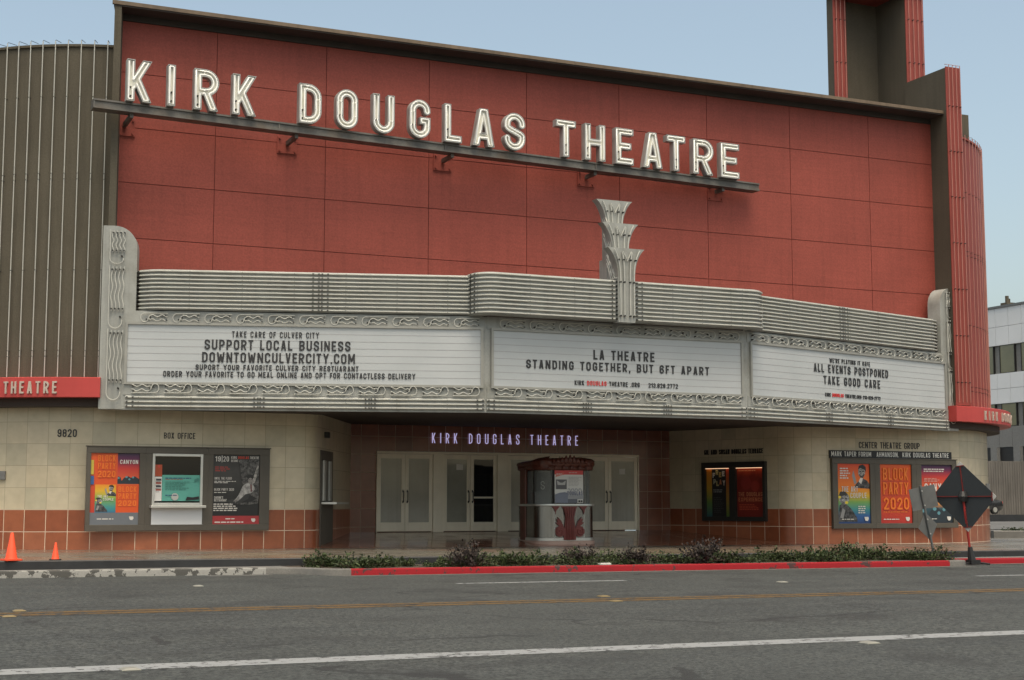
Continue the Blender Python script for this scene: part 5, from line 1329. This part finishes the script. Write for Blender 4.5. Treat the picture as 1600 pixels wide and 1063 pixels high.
# ------------------------------------------------------------------ shrubs in the planter
def leaf_mat(name, lo, hi):
    m, nt, b = nodes(name); g_ = nt.nodes.new('ShaderNodeNewGeometry')
    f = mth(nt, 'ADD', mth(nt, 'MULTIPLY', g_.outputs['Random Per Island'], .7), mth(nt, 'MULTIPLY', nz(nt, 5, 2, coord(nt)), .4))
    lk(nt, ramp(nt, f, [(.15, lo), (.85, hi)]), b.inputs['Base Color']); b.inputs['Roughness'].default_value = .6; b.inputs['Specular IOR Level'].default_value = .3; return m
LG = leaf_mat('juniper_leaf', (.010, .020, .007), (.050, .070, .022)); LP = leaf_mat('purple_leaf', (.011, .010, .009), (.044, .032, .029)); TW = mat('twig', (.06, .045, .03), .9, var=.2)
def shrub_mesh(seed, spiky, m):
    rnd = random.Random(seed); mb = MB(); tw = MB(); ns = 46 if spiky else 60
    for s_ in range(ns):
        a = rnd.uniform(0, 2 * math.pi); el = rnd.uniform(.12, .9) if not spiky else rnd.uniform(.3, 1.4); L = rnd.uniform(.5, 1.0)
        d = Vector((math.cos(a) * math.cos(el), math.sin(a) * math.cos(el), math.sin(el) * (.62 if not spiky else .85)))
        st = Vector((rnd.uniform(-.2, .2), rnd.uniform(-.15, .15), 0))
        pts = [st + d * (L * t_) + Vector((0, 0, -.10 * t_ * t_)) + Vector((rnd.uniform(-.03, .03), rnd.uniform(-.03, .03), 0)) for t_ in (0, .33, .66, 1)]
        tw.tube(pts, [.010, .007, .005, .003], 4, cap=False)
        for k in range(26 if not spiky else 24):
            t_ = rnd.uniform(.25, 1.0); i = min(2, int(t_ * 3)); p = pts[i].lerp(pts[i + 1], t_ * 3 - i) + Vector((rnd.gauss(0, .05), rnd.gauss(0, .05), rnd.gauss(0, .035)))
            q = (d * .6 + Vector((rnd.uniform(-1, 1), rnd.uniform(-1, 1), rnd.uniform(-.3, 1)))).normalized(); ll = rnd.uniform(.045, .10); wd = ll * rnd.uniform(.25, .42)
            sd_ = q.cross(Vector((rnd.uniform(-1, 1), rnd.uniform(-1, 1), rnd.uniform(-1, 1)))).normalized() * wd
            mb.add([p, p + q * ll * .5 + sd_, p + q * ll, p + q * ll * .5 - sd_], [(0, 1, 2, 3)])
    return mb, tw
def shrub(kind_, seed):
    r = thing('planter_shrub', 'x', 'shrub')
    mb, tw = shrub_mesh(seed, kind_ == 'p', None)
    f_ = mb.build('foliage', LP if kind_ == 'p' else LG, None); f_.parent = r; t_ = tw.build('stem', TW, None); t_.parent = r; return r
kinds = {('g', i): shrub('g', 20 + i) for i in range(4)}; kinds.update({('p', i): shrub('p', 40 + i) for i in range(2)})
used = set(); rnd = random.Random(5)
spots = [(x, 'g') for x in [10.2 + .60 * i for i in range(29)]]
spots += [(16.5, 'p'), (17.75, 'p'), (19.6, 'p'), (20.3, 'p'), (13.2, 'p')]
seq = sorted(spots); ng = 0
near = {0: 'at the rounded left end of the planter', 1: 'below the left splayed entrance wall', 2: 'below the first pair of doors', 3: 'below the second pair of doors', 4: 'left of the steel kiosk', 5: 'in front of the steel kiosk', 6: 'right of the steel kiosk', 7: 'below the orange entrance wall', 8: 'below the lit poster case', 9: 'below the cream wall column', 10: 'below the three posters', 11: 'beside the leaning signpost', 12: 'at the right end of the planter'}
ordw = ['first', 'second', 'third', 'fourth', 'fifth', 'sixth', 'seventh', 'eighth', 'ninth', 'tenth', 'eleventh', 'twelfth', 'thirteenth', 'fourteenth', 'fifteenth', 'sixteenth', 'seventeenth', 'eighteenth', 'nineteenth', 'twentieth', 'twenty-first', 'twenty-second', 'twenty-third', 'twenty-fourth', 'twenty-fifth', 'twenty-sixth', 'twenty-seventh', 'twenty-eighth', 'twenty-ninth', 'thirtieth']
cnt = {'g': 0, 'p': 0}
for x, kd in seq:
    key = (kd, rnd.randrange(4 if kd == 'g' else 2)); o = kinds[key]
    if key in used: n0_ = o; o = o.copy(); COL.objects.link(o); [setattr(c_, 'parent', o) for c_ in [q.copy() for q in n0_.children] if not COL.objects.link(c_)]
    used.add(key)
    s_ = rnd.uniform(.45, .95) if kd == 'g' else rnd.uniform(.70, .92)
    if x > 25: s_ *= 1.12
    o.location = (x + rnd.uniform(-.12, .12), 32.95 + rnd.uniform(-.35, .45) + (-.4 if kd == 'p' else 0), gz(x) + .12); o.scale = (s_ * 1.05, s_, s_ * (rnd.uniform(.9, 1.35) if kd == 'g' else rnd.uniform(.85, 1.1))); o.rotation_euler.z = rnd.uniform(0, 6.28)
    k = cnt[kd]; cnt[kd] += 1
    o['label'] = f"low green juniper, {ordw[k]} green one from the left end of the planter" if kd == 'g' else f"dark purple leaved shrub, {ordw[k]} purple one from the left end of the planter"
    o['group'] = 'green junipers in the kerbed planter' if kd == 'g' else 'purple shrubs in the kerbed planter'
for k_, o in kinds.items():
    if k_ not in used:
        for c_ in list(o.children): bpy.data.objects.remove(c_)
        bpy.data.objects.remove(o)
mb = MB(); mb.add([(16.7, 32.35, gz(17) + .16), (17.0, 32.30, gz(17) + .16), (17.1, 32.48, gz(17) + .185), (16.9, 32.56, gz(17) + .18), (16.72, 32.48, gz(17) + .175)], [(0, 1, 2, 3, 4)]); mb.add([(v[0], v[1], v[2] - .03) for v in mb.v], [(4, 3, 2, 1, 0)])
mb.add([mb.v[0], mb.v[1], mb.v[6], mb.v[5]], [(3, 2, 1, 0)]); tag(mb.build('paper_litter', M['pale_fabric']), 'scrap of white paper litter lying under the planter shrubs', 'litter')

# ------------------------------------------------------------------ raised pavement markers
MW, MY = mat('marker_white', (.20, .20, .175), .5, var=.15), mat('marker_yellow', (.15, .11, .045), .5, var=.2)
mkproto = None
for px, py, m_, label in ((943, 931, MY, 'yellow road stud on the far centre line below the kiosk'), (962, 938.5, MY, 'yellow road stud on the near centre line below the kiosk'), (30, 958, MY, 'yellow road stud on the far centre line at the left'), (14, 967, MY, 'yellow road stud on the near centre line at the left'),
                          (203, 1051, MW, 'white road stud below the near white line at the left'), (1358, 1004, MW, 'white road stud below the near white line at the right'), (310, 917, MW, 'small white road stud on the asphalt near the worn kerb'), (1222, 907, MW, 'small white road stud on the asphalt below the red kerb')):
    p = atZ(px, py, 0); p.z = gz(p.x) + .001; s_ = 1.0
    mb = MB(); mb.prism([(-.09, -.09), (.09, -.09), (.09, .09), (-.09, .09)], Vector((0, 0, 0)), X1, Vector((0, 1, 0)), Z, .008)
    mb.add([(-.09, -.09, .008), (.09, -.09, .008), (.09, .09, .008), (-.09, .09, .008), (-.05, -.07, .028), (.05, -.07, .028), (.05, .07, .028), (-.05, .07, .028)], [(0, 1, 5, 4), (1, 2, 6, 5), (2, 3, 7, 6), (3, 0, 4, 7), (4, 5, 6, 7)])
    o = mb.build('road_stud', m_); o.location = p; o.scale = (s_, s_, .8); tag(o, label, 'road stud', 'raised road studs')
# small plaques
for x0, y0, x1, y1, lab in ((-3, 736, 10, 750, 'small grey metal plaque on the curved cream tiles at the left'), (1544, 753, 1551, 764, 'small grey metal plaque on the right corner of the tiled wall')):
    if x0 < 0:
        a = atY(x0, y1, 43.4); c = atY(x1, y0, 43.1); mb = MB()
        u_ = Vector((c.x - a.x, -.33 * 0 + (c.y - a.y), 0)); 
        th0 = math.asin((a.x - DLX) / 6.97); th1 = math.asin((c.x - DLX) / 6.97)
        P0_ = Vector((DLX + 6.97 * math.sin(th0), 48.95 - 6.97 * math.cos(th0), a.z)); P1_ = Vector((DLX + 6.97 * math.sin(th1), 48.95 - 6.97 * math.cos(th1), a.z))
    else:
        th0, th1 = R(38), R(44); z_ = 2.0
        P0_ = Vector((DRX + 6.97 * math.sin(th0), 48.95 - 6.97 * math.cos(th0), z_)); P1_ = Vector((DRX + 6.97 * math.sin(th1), 48.95 - 6.97 * math.cos(th1), z_)); c = Vector((0, 0, z_ + .32))
    u_ = (P1_ - P0_).normalized(); n_ = Vector((u_.y, -u_.x, 0)); mb = MB()
    mb.obox((P0_ + P1_) / 2 + Z * ((c.z - P0_.z) / 2) + n_ * .02, u_, n_, Z, (P1_ - P0_).length / 2, .03, (c.z - P0_.z) / 2); tag(mb.build('wall_plaque', M['grey_panel'], bevel=.005), lab, 'plaque')

# ------------------------------------------------------------------ beyond the theatre, right
def gs(name, pts, m): return tag(MB().add(pts, [tuple(range(len(pts)))]).build(name, m), kind='structure')
gs('side_street', [(40, 53, .16), (160, 53, .16), (190, 140, 1.5), (60, 140, 1.5)], M['concrete'])
mb = MB(); mb.sweep([(44.0, 49.3), (47, 48.6), (90, 48.2)], [(0, -.2), (0, .42), (-.03, .46), (-.3, .46), (-.3, -.2)], close_ends=True); tag(mb.build('planter_kerb', M['concrete']), kind='structure')
gs('verge', [(44, 49.5, .34), (90, 48.4, .34), (90, 53.0, .30), (44, 53.0, .30)], M['soil'])
gs('side_road', [(44, 60, .30), (160, 60, .30), (160, 69, .56), (44, 69, .56)], M['asphalt_far'])
for i, x in enumerate((46.3, 47.6, 48.9, 50.2, 51.5)):
    mb, tw = shrub_mesh(70 + i, False, None); r = thing('verge_shrub', f'green shrub on the far verge, {ordw[i]} from the theatre corner', 'shrub', (x, 50.4, .30), 'green shrubs on the far verge')
    f_ = mb.build('foliage', LG, None); f_.parent = r; t_ = tw.build('stem', TW, None); t_.parent = r; r.scale = (.95, .9, .8)
mb = MB(); mb.sweep([(55, 69.5), (160, 69.5)], [(0, -.1), (0, .95), (-.35, .95), (-.35, -.1)], close_ends=True); tag(mb.build('low_wall', M['black_kerb']), 'low black kerb wall along the far side road', 'wall')
mb = MB(); mb.box((70, 92, .5), (112, 92.4, 4.95))
x = 70
while x < 112: mb.box((x + .012, 91.96, .5), (x + .22, 91.999, 4.9)); x += .24
tag(mb.build('board_wall', M['board_wall']), 'tall grey wall of vertical boards behind the parked car', 'wall')
OB = thing('office_block', 'white and grey office block with olive windows beyond the theatre corner', 'office building', (100, 110, .5))
XO = 92.0
mb = MB(); mb.box((XO + .2, 60, 0), (XO + 40, 140, 18.4)); mb.build('core_wall', M['grey_panel'], OB)
def obands(z0, z1, m, name, o=0):
    mb = MB(); y = 62.0
    while y < 138: mb.box((XO - o, y + .015, z0 + .015), (XO + .19, y + 1.585, z1 - .015)); y += 1.6
    mb.build(name, m, OB)
obands(17.05, 18.7, M['white_panel'], 'white_panel_band'); obands(15.4, 17.05, M['white_panel'], 'white_panel_band')
obands(11.6, 12.95, M['white_panel'], 'white_panel_band'); obands(10.3, 11.6, M['white_panel'], 'white_panel_band'); obands(6.5, 8.3, M['grey_panel'], 'grey_panel_band')
mb = MB(); mb.box((XO - .1, 60, 18.7), (XO + .3, 140, 18.9)); mb.build('coping', M['sign_metal'], OB)
for z0, z1 in ((12.95, 15.4), (8.3, 10.3)):
    y = 94.6
    while y < 108:
        mb = MB(); mb.box((XO + .04, y, z0 + .05), (XO + .18, y + 1.75, z1 - .05)); o = mb.build('window', M['office_glass'], OB)
        mb = MB()
        for yy in (y - .04, y + 1.75): mb.box((XO - .01, yy, z0 + .02), (XO + .2, yy + .05, z1 - .02))
        mb.build('window_frame', M['dark_metal'], o); y += 2.6
mb = MB()
for y in (60, 96.4, 99.2, 102, 104.8): mb.box((XO - .3, y, 0), (XO + .5, y + .8, 6.5))
mb.build('column', M['grey_panel'], OB); mb = MB(); mb.box((XO + .05, 60, 0), (XO + .19, 140, 6.5)); mb.build('dark_opening', M['black'], OB)
mb = MB(); mb.box((XO + .5, 101.0, 18.9), (XO + 1.4, 101.8, 19.2)); mb.tube([(XO + .8, 101.3, 19.2), (XO + .8, 101.3, 19.8)], .16, 8); mb.tube([(XO + 1.2, 101.5, 19.2), (XO + 1.2, 101.5, 19.6)], .12, 8); mb.build('roof_vent', M['stucco'], OB)

# the parked car
CA = thing('parked_car', 'dark car with red tail lamp parked before the board wall', 'car', (75.2, 86.5, .85))
CP = mat('car_paint', (.02, .022, .025), .25, var=0, coat=1.0, spec=.6)
sec_ = [(-2.25, .35, .72, .70), (-2.1, .25, .82, .80), (-1.5, .22, .92, .86), (-.9, .22, .98, .88), (0, .22, 1.0, .89), (1.2, .22, 1.02, .89), (1.9, .24, 1.02, .86), (2.2, .32, .98, .80), (2.28, .45, .85, .74)]
def loft(secs_, m, name):
    mb = MB(); vs = []; k = 10
    for x, z0, z1, w_ in secs_:
        for y, z in ((-w_ * .9, z0), (-w_, z0 + .12), (-w_, z1 - .25), (-w_ * .94, z1 - .06), (-w_ * .8, z1), (w_ * .8, z1), (w_ * .94, z1 - .06), (w_, z1 - .25), (w_, z0 + .12), (w_ * .9, z0)): vs.append((x, y, z))
    n_ = len(secs_); fs = [(i * k + j, (i + 1) * k + j, (i + 1) * k + (j + 1) % k, i * k + (j + 1) % k) for i in range(n_ - 1) for j in range(k)]
    mb.add(vs, fs + [tuple(range(k))[::-1], tuple(range((n_ - 1) * k, n_ * k))]); o = mb.build(name, m, None, smooth=True, ang=50); o.parent = CA; return o
cb = loft(sec_, CP, 'body'); loft([(-1.15, .9, .93, .78), (-.45, .9, 1.38, .62), (.3, .9, 1.44, .62), (.95, .9, 1.40, .60), (1.85, .9, 1.0, .72)], M['dark_glass'], 'cabin_glass')
o = loft([(-.5, 1.36, 1.41, .60), (.3, 1.40, 1.47, .61), (1.0, 1.36, 1.43, .58)], CP, 'roof')
for sy in (-1, 1):
    mb = MB(); mb.box((2.14, sy * .55 - .2, .74), (2.27, sy * .55 + .2, .92)); o = mb.build('tail_lamp', fm((.5, .04, .015)), None, bevel=.03); o.parent = CA
    for x in (-1.4, 1.4):
        mb = MB(); mb.tube([(x, sy * .70, .32), (x, sy * .90, .32)], .32, 18); w_ = mb.build('wheel', M['black'], None); w_.parent = CA
        mb = MB(); mb.tube([(x, sy * .88, .32), (x, sy * .915, .32)], .19, 12); q = mb.build('rim', M['alu'], None); q.parent = w_
CA.scale = (1, 1, 1)
